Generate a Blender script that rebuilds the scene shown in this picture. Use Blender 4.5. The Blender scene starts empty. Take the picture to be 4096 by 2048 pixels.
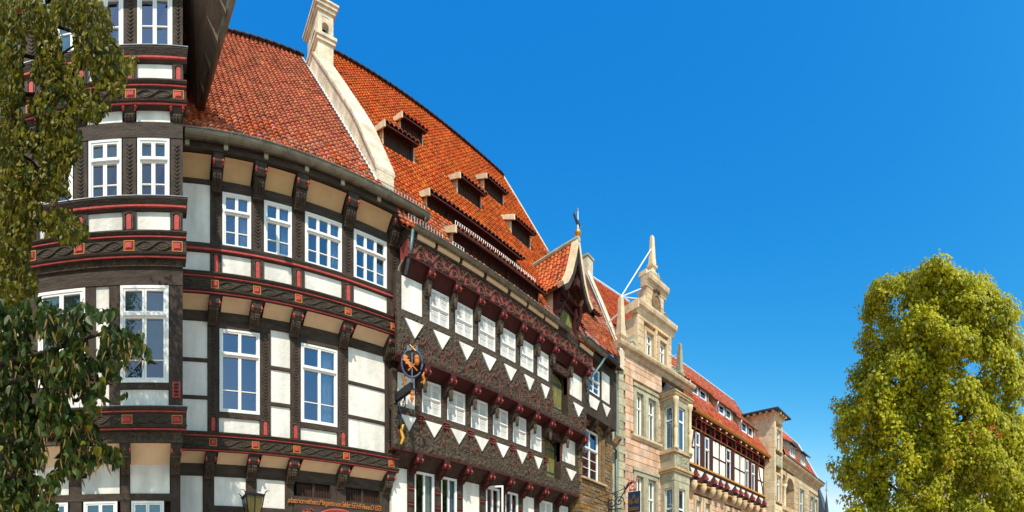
import bpy, math, random
from mathutils import Vector, noise
R = random.Random(7)
sc = bpy.context.scene
# ------------------------------------------------------------------ camera (cylindrical panorama, as the photograph)
F, YH, EYE = 1850.0, 2425.0, 1.7          # pixels per radian, horizon row, eye height
X0A, X0B = 575.0, 1010.0                  # columns where the two rows of facades are seen square on
cam_d = bpy.data.cameras.new('camera'); cam = bpy.data.objects.new('camera', cam_d)
sc.collection.objects.link(cam); sc.camera = cam
cam.location = (0, 0, EYE)
cam.rotation_euler = (math.radians(90), 0, -((2048 - X0A) / F))
cam_d.type = 'PANO'; cam_d.panorama_type = 'CENTRAL_CYLINDRICAL'
cam_d.central_cylindrical_range_u_min = -2048 / F; cam_d.central_cylindrical_range_u_max = 2048 / F
cam_d.central_cylindrical_range_v_min = (YH - 2048) / F; cam_d.central_cylindrical_range_v_max = YH / F
cam_d.central_cylindrical_radius = 1.0
cam_d.clip_start = 0.05; cam_d.clip_end = 3000
# ------------------------------------------------------------------ sky, sun, exposure
SUN_EL, SUN_AZ = math.radians(50), math.radians(215)      # azimuth clockwise from +Y
w = bpy.data.worlds.new('World'); sc.world = w; w.use_nodes = True
nt = w.node_tree; bg = nt.nodes['Background']
sky = nt.nodes.new('ShaderNodeTexSky'); sky.sky_type = 'NISHITA'; sky.sun_disc = False
sky.sun_elevation = SUN_EL; sky.sun_rotation = SUN_AZ
sky.altitude = 100; sky.air_density = 1.0; sky.dust_density = 0.5; sky.ozone_density = 1.0
sep = nt.nodes.new('ShaderNodeSeparateColor'); com = nt.nodes.new('ShaderNodeCombineColor'); nt.links.new(sky.outputs['Color'], sep.inputs[0])
for ch, (ref, val, pw) in zip(('Red', 'Green', 'Blue'), ((2.03, 1.95, 3.9), (3.16, 3.45, 1.38), (4.82, 4.55, .58))):   # saturated grade of the whole sky
    d1 = nt.nodes.new('ShaderNodeMath'); d1.operation = 'DIVIDE'; d1.inputs[1].default_value = ref
    p1 = nt.nodes.new('ShaderNodeMath'); p1.operation = 'POWER'; p1.inputs[1].default_value = pw
    m1 = nt.nodes.new('ShaderNodeMath'); m1.operation = 'MULTIPLY'; m1.inputs[1].default_value = val
    cl = nt.nodes.new('ShaderNodeMath'); cl.operation = 'MINIMUM'; cl.inputs[1].default_value = val * 1.6
    nt.links.new(sep.outputs[ch], d1.inputs[0]); nt.links.new(d1.outputs[0], p1.inputs[0]); nt.links.new(p1.outputs[0], m1.inputs[0]); nt.links.new(m1.outputs[0], cl.inputs[0]); nt.links.new(cl.outputs[0], com.inputs[ch])
nt.links.new(com.outputs[0], bg.inputs['Color'])
bg.inputs['Strength'].default_value = 0.15
sun_d = bpy.data.lights.new('sun', 'SUN'); sun = bpy.data.objects.new('sun', sun_d); sc.collection.objects.link(sun)
sun_d.energy = 3.2; sun_d.angle = math.radians(0.53); sun_d.color = (1.0, 0.90, 0.76)
sdir = Vector((math.sin(SUN_AZ) * math.cos(SUN_EL), math.cos(SUN_AZ) * math.cos(SUN_EL), math.sin(SUN_EL)))
sun.rotation_euler = sdir.to_track_quat('Z', 'Y').to_euler(); sun.location = sdir * 60
sc.view_settings.view_transform = 'Standard'; sc.view_settings.look = 'None'
sc.view_settings.exposure = 0.68; sc.view_settings.gamma = 1.0; sc.view_settings.use_curve_mapping = False

# ------------------------------------------------------------------ frames: u along the facade, Y away from the camera, z up
class Frame:
    def __init__(s, x0): s.x0 = x0; s.a = (x0 - X0A) / F
    def th(s, px): return (px - s.x0) / F
    def U(s, px, Y): return Y * math.tan(s.th(px))
    def Z(s, px, py, Y): return EYE + (YH - py) / F * Y / math.cos(s.th(px))
    def K(s, px, py): return (YH - py) / F / math.cos(s.th(px))
    def world(s, p):
        c, n = math.cos(s.a), math.sin(s.a)
        return Vector((p[0] * c + p[1] * n, -p[0] * n + p[1] * c, p[2]))
A, Bf = Frame(X0A), Frame(X0B)
CEN = {}
C = sc.collection
def thing(name, label, cat, fr=A, base=(0, 0, 0), group=None):
    o = bpy.data.objects.new(name, None); C.objects.link(o)
    o.empty_display_size = 0.3
    o.location = fr.world(base); o.rotation_euler = (0, 0, -fr.a)
    o['label'] = label; o['category'] = cat
    if group: o['group'] = group
    CEN[o.name] = Vector(base); return o
class Mb:
    def __init__(s): s.v = []; s.f = []; s.sm = False
    def add(s, v, f):
        n = len(s.v); s.v += [tuple(p) for p in v]; s.f += [[i + n for i in q] for q in f]; return s
    def box(s, u0, u1, y0, y1, z0, z1):
        return s.add([(u0, y0, z0), (u1, y0, z0), (u1, y1, z0), (u0, y1, z0), (u0, y0, z1), (u1, y0, z1), (u1, y1, z1), (u0, y1, z1)],
                     [(0, 3, 2, 1), (4, 5, 6, 7), (0, 1, 5, 4), (1, 2, 6, 5), (2, 3, 7, 6), (3, 0, 4, 7)])
    def loft(s, rings, cap=True, close=True):
        n = len(rings[0]); v = [p for r in rings for p in r]; f = []
        for i in range(len(rings) - 1):
            for j in range(n if close else n - 1):
                k = (j + 1) % n
                f.append((i * n + j, i * n + k, (i + 1) * n + k, (i + 1) * n + j))
        if cap: f.append(tuple(range(n))[::-1]); f.append(tuple(range((len(rings) - 1) * n, len(rings) * n)))
        return s.add(v, f)
    def pu(s, u0, u1, prof):                 # (Y,z) profile pulled along u
        return s.loft([[(u, y, z) for y, z in prof] for u in (u0, u1)])
    def py(s, poly, y0, y1):                 # (u,z) outline pulled along Y
        return s.loft([[(u, y, z) for u, z in poly] for y in (y0, y1)])
    def pz(s, poly, z0, z1):
        return s.loft([[(u, y, z) for u, y in poly] for z in (z0, z1)])
    def tube(s, pts, r, n=6, cap=True):
        pts = [Vector(p) for p in pts]; rings = []
        for i, p in enumerate(pts):
            d = (pts[min(i + 1, len(pts) - 1)] - pts[max(i - 1, 0)]).normalized()
            e = Vector((0, 0, 1)) if abs(d.z) < 0.9 else Vector((1, 0, 0))
            a = d.cross(e).normalized(); b = d.cross(a)
            rr = r[i] if isinstance(r, (list, tuple)) else r
            rings.append([p + a * rr * math.cos(2 * math.pi * k / n) + b * rr * math.sin(2 * math.pi * k / n) for k in range(n)])
        return s.loft(rings, cap)
    def lathe(s, c, prof, n=12):
        return s.loft([[(c[0] + r * math.cos(2 * math.pi * k / n), c[1] + r * math.sin(2 * math.pi * k / n), c[2] + z) for k in range(n)] for r, z in prof])
    def obj(s, name, mat, parent, smooth=False, label=None, stuff=False):
        if not s.v: return None
        xs, ys, zs = zip(*s.v)
        c = Vector(((min(xs) + max(xs)) / 2, (min(ys) + max(ys)) / 2, (min(zs) + max(zs)) / 2))
        me = bpy.data.meshes.new(name)
        me.from_pydata([(x - c.x, y - c.y, z - c.z) for x, y, z in s.v], [], s.f)
        me.materials.append(MAT[mat])
        if smooth: me.polygons.foreach_set('use_smooth', [True] * len(me.polygons))
        o = bpy.data.objects.new(name, me); C.objects.link(o)
        CEN[o.name] = c
        if parent: o.parent = parent; o.location = c - CEN[parent.name]
        else: o.location = c
        if label: o['label'] = label
        if stuff: o['kind'] = 'stuff'
        return o
def part(name, mat, parent, fn, **k):
    m = Mb(); fn(m); return m.obj(name, mat, parent, **k)
def box(name, mat, parent, *b, **k): return Mb().box(*b).obj(name, mat, parent, **k)
def top(o, label, cat, group=None, kind=None):
    if label: o['label'] = label
    if cat: o['category'] = cat
    if group: o['group'] = group
    if kind: o['kind'] = kind
    return o
CUBE = {}
def block(name, mat, parent, u0, u1, y0, y1, z0, z1):
    """a stone or brick: shares one slightly chamfered unit block"""
    if mat not in CUBE:
        m = Mb(); e = .5; h = .47
        m.loft([[(-h, -.5, -h), (h, -.5, -h), (h, -.5, h), (-h, -.5, h)], [(-e, -.44, -e), (e, -.44, -e), (e, -.44, e), (-e, -.44, e)], [(-e, .5, -e), (e, .5, -e), (e, .5, e), (-e, .5, e)]])
        me = bpy.data.meshes.new('block'); me.from_pydata(m.v, [], m.f); me.materials.append(MAT[mat]); CUBE[mat] = me
    o = bpy.data.objects.new(name, CUBE[mat]); C.objects.link(o)
    c = Vector(((u0 + u1) / 2, (y0 + y1) / 2, (z0 + z1) / 2)); CEN[o.name] = c
    o.parent = parent; o.location = c - CEN[parent.name]; o.scale = (u1 - u0, y1 - y0, z1 - z0); return o

# ------------------------------------------------------------------ materials
MAT = {}
def material(name, col, rough=.7, var=.25, scale=6, bump=0, bscale=30, metal=0, spec=.3, stretch=(1, 1, 1), col2=None, rnd=0, streak=0, transl=0, detail=5, cell=0):
    m = bpy.data.materials.new(name); m.use_nodes = True; MAT[name] = m
    n = m.node_tree.nodes; l = m.node_tree.links; b = n['Principled BSDF']
    b.inputs['Roughness'].default_value = rough; b.inputs['Metallic'].default_value = metal
    b.inputs['Specular IOR Level'].default_value = spec
    g = n.new('ShaderNodeNewGeometry'); mp = n.new('ShaderNodeMapping'); mp.inputs['Scale'].default_value = stretch
    l.new(g.outputs['Position'], mp.inputs['Vector'])
    t = n.new('ShaderNodeTexNoise'); t.inputs['Scale'].default_value = scale; t.inputs['Detail'].default_value = detail; t.inputs['Roughness'].default_value = .65
    l.new(mp.outputs['Vector'], t.inputs['Vector'])
    rp = n.new('ShaderNodeValToRGB'); rp.color_ramp.elements[0].position = .3; rp.color_ramp.elements[1].position = .72
    c2 = col2 or tuple(min(1, c * (1 + var)) for c in col); c1 = tuple(c * (1 - var) for c in col)
    rp.color_ramp.elements[0].color = (*c1, 1); rp.color_ramp.elements[1].color = (*c2, 1)
    l.new(t.outputs['Fac'], rp.inputs['Fac']); out = rp.outputs['Color']
    if streak:
        t2 = n.new('ShaderNodeTexNoise'); t2.inputs['Scale'].default_value = 1.3; t2.inputs['Detail'].default_value = 6
        mp2 = n.new('ShaderNodeMapping'); mp2.inputs['Scale'].default_value = (2.2, 2.2, .5); l.new(g.outputs['Position'], mp2.inputs['Vector']); l.new(mp2.outputs['Vector'], t2.inputs['Vector'])
        r2 = n.new('ShaderNodeValToRGB'); r2.color_ramp.elements[0].position = .35; r2.color_ramp.elements[1].position = .62
        r2.color_ramp.elements[0].color = (1 - streak,) * 3 + (1,); r2.color_ramp.elements[1].color = (1, 1, 1, 1)
        l.new(t2.outputs['Fac'], r2.inputs['Fac'])
        mx = n.new('ShaderNodeMix'); mx.data_type = 'RGBA'; mx.blend_type = 'MULTIPLY'; mx.inputs[0].default_value = 1
        l.new(out, mx.inputs[6]); l.new(r2.outputs['Color'], mx.inputs[7]); out = mx.outputs[2]
    if cell:                                                        # tile-to-tile firing and lichen differences
        vo = n.new('ShaderNodeTexVoronoi'); vo.inputs['Scale'].default_value = 6.2; l.new(g.outputs['Position'], vo.inputs['Vector'])
        sx = n.new('ShaderNodeSeparateColor'); l.new(vo.outputs['Color'], sx.inputs[0]); mr = n.new('ShaderNodeMapRange'); mr.inputs[3].default_value = 1 - cell; mr.inputs[4].default_value = 1 + cell * .6
        l.new(sx.outputs[0], mr.inputs[0]); hc = n.new('ShaderNodeHueSaturation'); l.new(mr.outputs[0], hc.inputs['Value']); l.new(out, hc.inputs['Color']); out = hc.outputs['Color']
        m3 = n.new('ShaderNodeMapRange'); m3.inputs[3].default_value = .485; m3.inputs[4].default_value = .508; l.new(sx.outputs[1], m3.inputs[0]); l.new(m3.outputs[0], hc.inputs['Hue'])
    if rnd:
        oi = n.new('ShaderNodeObjectInfo'); h = n.new('ShaderNodeHueSaturation')
        ma = n.new('ShaderNodeMapRange'); ma.inputs[3].default_value = 1 - rnd; ma.inputs[4].default_value = 1 + rnd
        l.new(oi.outputs['Random'], ma.inputs[0]); l.new(ma.outputs[0], h.inputs['Value']); l.new(out, h.inputs['Color']); out = h.outputs['Color']
        mul = n.new('ShaderNodeMath'); mul.operation = 'MULTIPLY'; mul.inputs[1].default_value = 7.31; fr = n.new('ShaderNodeMath'); fr.operation = 'FRACT'
        l.new(oi.outputs['Random'], mul.inputs[0]); l.new(mul.outputs[0], fr.inputs[0])
        m2 = n.new('ShaderNodeMapRange'); m2.inputs[3].default_value = 1 - rnd * 1.2; m2.inputs[4].default_value = 1 + rnd * .9
        l.new(fr.outputs[0], m2.inputs[0]); l.new(m2.outputs[0], h.inputs['Saturation'])
    l.new(out, b.inputs['Base Color'])
    if bump:
        tb = n.new('ShaderNodeTexNoise'); tb.inputs['Scale'].default_value = bscale; tb.inputs['Detail'].default_value = 4
        l.new(mp.outputs['Vector'], tb.inputs['Vector'])
        bp = n.new('ShaderNodeBump'); bp.inputs['Strength'].default_value = bump; bp.inputs['Distance'].default_value = .02
        l.new(tb.outputs['Fac'], bp.inputs['Height']); l.new(bp.outputs['Normal'], b.inputs['Normal'])
    if transl:
        tr = n.new('ShaderNodeBsdfTranslucent'); mx = n.new('ShaderNodeMixShader'); mx.inputs[0].default_value = transl
        l.new(out, tr.inputs['Color']); l.new(b.outputs[0], mx.inputs[1]); l.new(tr.outputs[0], mx.inputs[2])
        l.new(mx.outputs[0], n['Material Output'].inputs['Surface'])
    return m
material('plaster', (.83, .79, .725), .9, .07, 3, .6, 11, streak=.25, rnd=.04)
material('plaster_eave_shade', (.56, .37, .19), .9, .08, 3, .25, 14)  # cream cove plaster, the shade under the eaves painted into its tan colour
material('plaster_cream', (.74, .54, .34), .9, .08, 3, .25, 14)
material('timber', (.050, .034, .025), .75, .5, 9, .7, 40, stretch=(1, 1, .35), spec=.25)
material('timber_beam', (.052, .036, .027), .75, .5, 9, .7, 40, stretch=(.3, 1, 1), spec=.25)
material('timber_carved', (.055, .038, .025), .7, .6, 14, 1.0, 30, spec=.3, col2=(.105, .074, .046))
material('red_faded', (.25, .045, .038), .65, .3, 8, .4, 30)
material('soffit_wood', (.13, .085, .062), .8, .3, 8, .5, 30, stretch=(1, .2, 1))
material('timber_red', (.055, .011, .009), .75, .3, 5, .4, 30)
material('timber_purple', (.055, .014, .016), .75, .3, 8, .4, 30)
material('red_paint', (.46, .060, .055), .7, .3, 9, .5, 30)
material('ochre_paint', (.50, .22, .035), .6, .15, 12)
material('orange_paint', (.52, .17, .03), .6, .12, 12)
material('gold', (.75, .36, .06), .35, .15, 20, metal=.8)
material('tile', (.58, .135, .050), .75, .42, 5.5, .4, 30, col2=(.76, .22, .085), rnd=.16, streak=.32, cell=.25, spec=.25)
material('tile_row', (.58, .125, .050), .75, .3, 7, .4, 30, streak=.25, rnd=.12, cell=.22, spec=.25)
material('roof_deck', (.10, .035, .015), .9, .3, 4)
material('slate', (.045, .05, .065), .5, .4, 9, .4, 20)
material('stone_cream', (.74, .58, .37), .9, .18, 4, .6, 18, streak=.2, rnd=.08)
material('stone_wall', (.71, .60, .45), .9, .2, 4, .7, 16, streak=.28, rnd=.10)
material('faded_orange', (.42, .15, .04), .7, .3, 20)
material('stone_pink', (.68, .44, .30), .9, .2, 3, .6, 16, rnd=.16, streak=.28)
material('stone_grey', (.42, .39, .27), .9, .25, 5, .5, 16, rnd=.12, streak=.25)
material('stone_brown', (.20, .125, .062), .95, .45, 8, 1.0, 18, rnd=.3)
material('stone_tan', (.62, .45, .28), .9, .2, 4, .5, 16, rnd=.12, streak=.3)
material('mortar', (.26, .20, .13), .95, .2, 10)
material('mortar_dark', (.10, .07, .04), .95, .2, 10)
material('white_paint', (.80, .79, .76), .45, .04, 6, spec=.4)
material('dark_room', (.010, .012, .016), .9, .2, 3)
material('curtain', (.62, .66, .62), .9, .2, 10, stretch=(6, 1, .3))
material('blind', (.30, .44, .44), .6, .15, 5)
material('green_door', (.13, .13, .035), .7, .35, 6, .6, 22, stretch=(4, 1, .4), col2=(.26, .24, .075))
material('louvre', (.050, .022, .014), .8, .3, 8)
material('zinc', (.17, .155, .115), .5, .3, 5, .2, 30, metal=.55, col2=(.26, .24, .18))
material('copper', (.10, .17, .18), .5, .3, 8, metal=.4)
material('white_metal', (.75, .76, .78), .4, .08, 5, metal=.2)
material('iron', (.020, .024, .032), .5, .3, 12, metal=.5)
material('iron_blue', (.055, .09, .15), .45, .2, 12, metal=.4)
material('lead', (.30, .32, .35), .5, .25, 8, metal=.5)
material('lamp_glass', (.11, .085, .015), .15, .3, 4, spec=.6)
material('sign_blue', (.010, .028, .08), .4, .2, 9)
material('sign_gold', (.10, .06, .02), .5, .3, 9)
material('leaf_tree', (.28, .32, .006), .5, .5, 2.2, col2=(.74, .68, .025), spec=.3, transl=.4)
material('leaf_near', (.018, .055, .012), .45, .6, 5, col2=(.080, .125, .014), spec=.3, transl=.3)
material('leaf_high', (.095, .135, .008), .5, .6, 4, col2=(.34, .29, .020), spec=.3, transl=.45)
material('bark', (.05, .035, .022), .95, .4, 12, .8, 25, stretch=(1, 1, .3))
material('cobble', (.46, .35, .28), .9, .3, 5, .6, 12)
def glass(name, body, tint, fac):
    m = bpy.data.materials.new(name); m.use_nodes = True; MAT[name] = m
    n = m.node_tree.nodes; l = m.node_tree.links; n.remove(n['Principled BSDF'])
    gl = n.new('ShaderNodeBsdfGlossy'); gl.inputs['Roughness'].default_value = .02; gl.inputs['Color'].default_value = (*tint, 1)
    tr = n.new('ShaderNodeBsdfTransparent'); tr.inputs['Color'].default_value = (*body, 1)
    lw = n.new('ShaderNodeLayerWeight'); lw.inputs['Blend'].default_value = .35
    mr = n.new('ShaderNodeMapRange'); mr.inputs[3].default_value = fac; mr.inputs[4].default_value = .75; l.new(lw.outputs['Fresnel'], mr.inputs[0])
    ge = n.new('ShaderNodeNewGeometry'); no = n.new('ShaderNodeTexNoise'); no.inputs['Scale'].default_value = 1.5; l.new(ge.outputs['Position'], no.inputs['Vector'])
    bp = n.new('ShaderNodeBump'); bp.inputs['Strength'].default_value = .15; bp.inputs['Distance'].default_value = .03; l.new(no.outputs['Fac'], bp.inputs['Height']); l.new(bp.outputs['Normal'], gl.inputs['Normal'])
    mx = n.new('ShaderNodeMixShader'); l.new(mr.outputs[0], mx.inputs[0]); l.new(tr.outputs[0], mx.inputs[1]); l.new(gl.outputs[0], mx.inputs[2])
    l.new(mx.outputs[0], n['Material Output'].inputs['Surface'])
glass('glass', (.5, .6, .7), (.50, .72, 1), .24)
glass('glass_clear', (.7, .75, .75), (.6, .75, .95), .14)
# ------------------------------------------------------------------ shared builders
def window(T, Y, u0, u1, z0, z1, cols=2, transom=None, bars=(), fw=.045, depth=.08, back='dark_room', curtain=None, blind=0, frame='white_paint', glassm='glass', rec=.0, nopane=False):
    """casement window: white frame with mullions, transom and glazing bars; panes are children"""
    zt = z0 + (z1 - z0) * transom if transom else z1
    if blind: glassm = 'glass_clear'
    m = Mb(); y0, y1 = Y + rec, Y + rec + depth
    m.box(u0, u0 + fw, y0, y1, z0, z1); m.box(u1 - fw, u1, y0, y1, z0, z1)
    m.box(u0 + fw, u1 - fw, y0, y1, z0, z0 + fw); m.box(u0 + fw, u1 - fw, y0, y1, z1 - fw, z1)
    ow = (u1 - u0 - 2 * fw) / cols; us = [u0 + fw + ow * i for i in range(cols + 1)]
    zr = [(z0 + fw, z1 - fw)]
    if transom:
        m.box(u0 + fw, u1 - fw, y0 - .025, y1, zt - fw * .55, zt + fw * .55); zr = [(z0 + fw, zt - fw * .55), (zt + fw * .55, z1 - fw)]
    panes = []
    for k, (a, b) in enumerate(zr):
        for i in range(cols):
            l, r = us[i] + .002, us[i + 1] - .002; cf = fw * .72; yc = y0 + .012
            m.box(l, l + cf, yc, y1, a + .002, b - .002); m.box(r - cf, r, yc, y1, a + .002, b - .002)
            m.box(l + cf, r - cf, yc, y1, a + .002, a + cf); m.box(l + cf, r - cf, yc, y1, b - cf, b - .002)
            l += cf; r -= cf; c, d = a + cf, b - cf
            cuts = [c] + [c + (d - c) * t for t in (bars if k == 0 else ())] + [d]
            for q in range(len(cuts) - 1):
                if q: m.box(l, r, yc + .01, y1 - .01, cuts[q] - .01, cuts[q] + .01)
                panes.append((l, r, cuts[q], cuts[q + 1]))
    wo = m.obj('window', frame, T)
    if not nopane:
        for l, r, c, d in panes:
            part('pane', glassm, wo, lambda q: q.add([(l, y0 + .045 + R.uniform(-.006, .006), c), (r, y0 + .045 + R.uniform(-.006, .006), c), (r, y0 + .045 + R.uniform(-.006, .006), d), (l, y0 + .045 + R.uniform(-.006, .006), d)], [(0, 1, 2), (0, 2, 3)]))
    box('window_recess', back, wo, u0 + .01, u1 - .01, y1 + .12, y1 + .16, z0 + .01, z1 - .01)
    if curtain:
        for s in curtain:
            a, b = u0 + (u1 - u0) * s[0], u0 + (u1 - u0) * s[1]; n = 9
            pts = [(a + (b - a) * i / n, y1 + .05 + .02 * math.sin(i * 2.4)) for i in range(n + 1)]
            part('curtain', 'curtain', wo, lambda q: q.loft([[(u, y, z) for u, y in pts] for z in (z0 + fw, z0 + fw + (z1 - z0 - 2 * fw) * (s[2] if len(s) > 2 else 1))], False, False))
    if blind:
        q = Mb(); zz = z1 - fw
        while zz > z1 - (z1 - z0) * blind:
            q.add([(u0 + fw, y1 - .01, zz), (u1 - fw, y1 - .01, zz), (u1 - fw, y1 + .035, zz - .035), (u0 + fw, y1 + .035, zz - .035)], [(0, 1, 2, 3)]); zz -= .05
        q.obj('blind', 'blind', wo)
    return wo
def lattice(wo, Y, u0, u1, z0, z1, fw=.045):
    m = Mb(); um, zm = (u0 + u1) / 2, (z0 + z1) / 2
    for a, b in ((u0 + fw, um - .025), (um + .025, u1 - fw)):
        for c, d in ((z0 + fw, zm - .02), (zm + .02, z1 - fw)):
            for i in range(6):
                x = a + (b - a) * (i + .5) / 6; m.box(x - .0095, x + .0095, Y + .02, Y + .04, c, d)
            for t in (.55, .66, .77): m.box(a, b, Y + .012, Y + .02, c + (d - c) * t - .008, c + (d - c) * t + .008)
    return m.obj('lattice', 'white_paint', wo)
def console(T, u, w, Yw, Yo, zt, zb, mat='timber_carved', name='console'):
    """carved scroll bracket under a jetty: Yw the wall it grows from, Yo how far it reaches"""
    h = zt - zb; d = Yw - Yo
    prof = [(Yw, zt), (Yo, zt), (Yo - .01, zt - h * .16), (Yo + d * .06, zt - h * .24), (Yo + d * .02, zt - h * .34), (Yo + d * .12, zt - h * .5), (Yo + d * .34, zt - h * .66),
            (Yo + d * .5, zt - h * .76), (Yo + d * .5, zt - h * .84), (Yo + d * .62, zt - h * .9), (Yo + d * .62, zt - h), (Yw, zt - h)]
    o = part(name, mat, T, lambda m: m.pu(u - w / 2, u + w / 2, prof))
    m = Mb()
    for s in (-.3, 0, .3):
        m.tube([(u + w * s, y - .012, z) for y, z in prof[3:8]], w * .09, 5)
    m.obj('carved_rib', mat, o); return o
def joist_head(T, u, w, Yw, Yo, z0, z1, mat='timber', red=True):
    h = z1 - z0
    o = part('joist_head', mat, T, lambda m: m.pu(u - w / 2, u + w / 2, [(Yw, z1), (Yo, z1), (Yo, z0 + h * .35), (Yo + .05, z0), (Yw, z0)]))
    if red:
        for s in (-1, 1):
            part('red_quarter_round', 'red_paint', o, lambda m: m.tube([(u + s * w * .42, Yo + .012, z0 + h * .08), (u + s * w * .46, Yo - .012, z0 + h * .28), (u + s * w * .42, Yo + .0, z0 + h * .5)], [.015, .03, .012], 6))
    return o
def gutter(T, u0, u1, Y, z, r=.11, mat='zinc', brackets=None):
    n = 9; ring = []
    for k in range(n + 1):
        a = math.pi + math.pi * k / n; ring.append((math.cos(a) * r, math.sin(a) * r))
    inner = [(y * .86, zz * .86) for y, zz in ring[::-1]]
    prof = [(Y + y, z + zz) for y, zz in ring + inner]
    o = part('gutter', mat, T, lambda m: m.pu(u0, u1, prof), smooth=False)
    part('gutter_bead', mat, o, lambda m: m.tube([(u0, Y - r, z), (u1, Y - r, z)], .018, 6))
    u = u0 + .35
    while u < u1 - .1:
        part('gutter_joint', mat, o, lambda m: m.pu(u - .012, u + .012, [(Y + y * 1.06, z + zz * 1.06) for y, zz in ring])); u += .62
    return o
def rail(T, pts, h, step, mat='lead', name='snow_guard', up=(0, 0, 1)):
    """pts: straight run of a small roof railing, two bars and many uprights"""
    a, b = Vector(pts[0]), Vector(pts[1]); upv = Vector(up); L = (b - a).length; m = Mb()
    for t in (.08, 1): m.tube([a + upv * h * t, b + upv * h * t], .010, 4)
    k = max(2, int(L / step))
    for i in range(k + 1): m.tube([a.lerp(b, i / k), a.lerp(b, i / k) + upv * h], .007, 4)
    return m.obj(name, mat, T)
# pantile: wavy across, overlapping the row below with a thick lower edge
TW, TL = .152, .215
def tile_data(w=TW, l=TL, amp=.026):
    n = 6; v = []; f = []
    for j, (yy, zz) in enumerate(((0, .034), (l * 1.12, .010))):
        for i in range(n + 1):
            t = i / n; v.append(((t - .5) * w * 1.04, yy, zz + amp * math.sin(2 * math.pi * (t - .1)) + amp * .35 * math.sin(4 * math.pi * t)))
    for i in range(n): f.append((i, i + 1, n + 2 + i, n + 1 + i))
    for i in range(n + 1): x, y, z = v[i]; v.append((x, y + .006, z - .024))
    b = 2 * (n + 1)
    for i in range(n): f.append((b + i, b + i + 1, i + 1, i))
    return v, f
def tile_roof(T, u0, u1, Ye, ze, s, Yr, inside, mat='tile', limit=300, w=TW, l=TL, jitter=.03, deck=True, own=True, deckmat='roof_deck', deckpoly=None):
    """pantiles on a slope facing the street; 'inside(u,Y)' says where the slope is"""
    phi = math.atan(s); cs, sn = math.cos(phi), math.sin(phi); V, Fc = tile_data(w, l)
    rows = int((Yr - Ye) / cs / l) + 1; cols = int((u1 - u0) / w) + 1
    me = bpy.data.meshes.new('roof_tile'); me.from_pydata(V, [], Fc); me.materials.append(MAT[mat])
    me.polygons.foreach_set('use_smooth', [i < 6 for i in range(len(Fc))])
    par = part('roof_deck', deckmat, T, lambda m: m.add(deckpoly if deckpoly else [(u0, Ye, ze - .03), (u1, Ye, ze - .03), (u1, Yr, ze + s * (Yr - Ye) - .03), (u0, Yr, ze + s * (Yr - Ye) - .03)], [tuple(range(len(deckpoly) if deckpoly else 4))])) if deck else T
    cnt = 0; J = Mb()
    for j in range(rows):
        for i in range(cols):
            u = u0 + (i + .5) * w; Y = Ye + j * l * cs; z = ze + s * (Y - Ye)
            if not inside(u, Y + l * .5 * cs): continue
            ja = R.uniform(-jitter, jitter); jz = R.uniform(0, .008)
            if cnt < limit:
                o = bpy.data.objects.new('roof_tile', me); C.objects.link(o); o.parent = par
                c = Vector((u, Y - jz * sn, z + jz * cs)); o.location = c - CEN[par.name]; o.rotation_euler = (phi + ja, 0, ja); cnt += 1
            else:
                p2 = phi + ja; c2, s2 = math.cos(p2), math.sin(p2)
                J.add([(u + x, Y - jz * sn + y * c2 - zz * s2, z + jz * cs + y * s2 + zz * c2) for x, y, zz in V], Fc)
    if J.v:
        o = J.obj('roof_tiles', mat, par, stuff=True); o.data.polygons.foreach_set('use_smooth', [(i % 12) < 6 for i in range(len(o.data.polygons))])
    return par
def pointin(poly):
    def t(x, y):
        c = False; j = len(poly) - 1
        for i in range(len(poly)):
            (xi, yi), (xj, yj) = poly[i], poly[j]
            if (yi > y) != (yj > y) and x < (xj - xi) * (y - yi) / (yj - yi) + xi: c = not c
            j = i
        return c
    return t
def onroof(fr, px, py, Ye, He, s):
    k = fr.K(px, py); Y = (He - s * Ye) / (k - s); return fr.U(px, Y), Y, EYE + k * Y
def ashlar(T, Y0, Y1, u0, u1, z0, z1, bw, bh, mat, holes=(), jit=.0, name='stone', gap=.008, proud=.0):
    """courses of stones, cut round the openings in 'holes' (u0,u1,z0,z1)"""
    z = z0; row = 0
    while z < z1 - .02:
        h = bh * (1 + R.uniform(-jit, jit)); zt = min(z + h, z1)
        if z1 - zt < bh * .4: zt = z1
        u = u0 - (bw * .5 if row % 2 else 0) - R.uniform(0, jit) * bw
        while u < u1:
            ln = bw * (1 + R.uniform(-jit, jit) * 1.4); a, b = max(u, u0), min(u + ln, u1); u += ln
            segs = [(a, b)]
            for h0, h1, g0, g1 in holes:
                if zt > g0 + .01 and z < g1 - .01:
                    ns = []
                    for p, q in segs:
                        if q <= h0 or p >= h1: ns.append((p, q)); continue
                        if p < h0: ns.append((p, h0))
                        if q > h1: ns.append((h1, q))
                    segs = ns
            for p, q in segs:
                if q - p > .05: block(name, mat, T, p + gap / 2, q - gap / 2, Y0 - R.uniform(0, proud), Y1, z + gap / 2, zt - gap / 2)
        z = zt; row += 1
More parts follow.
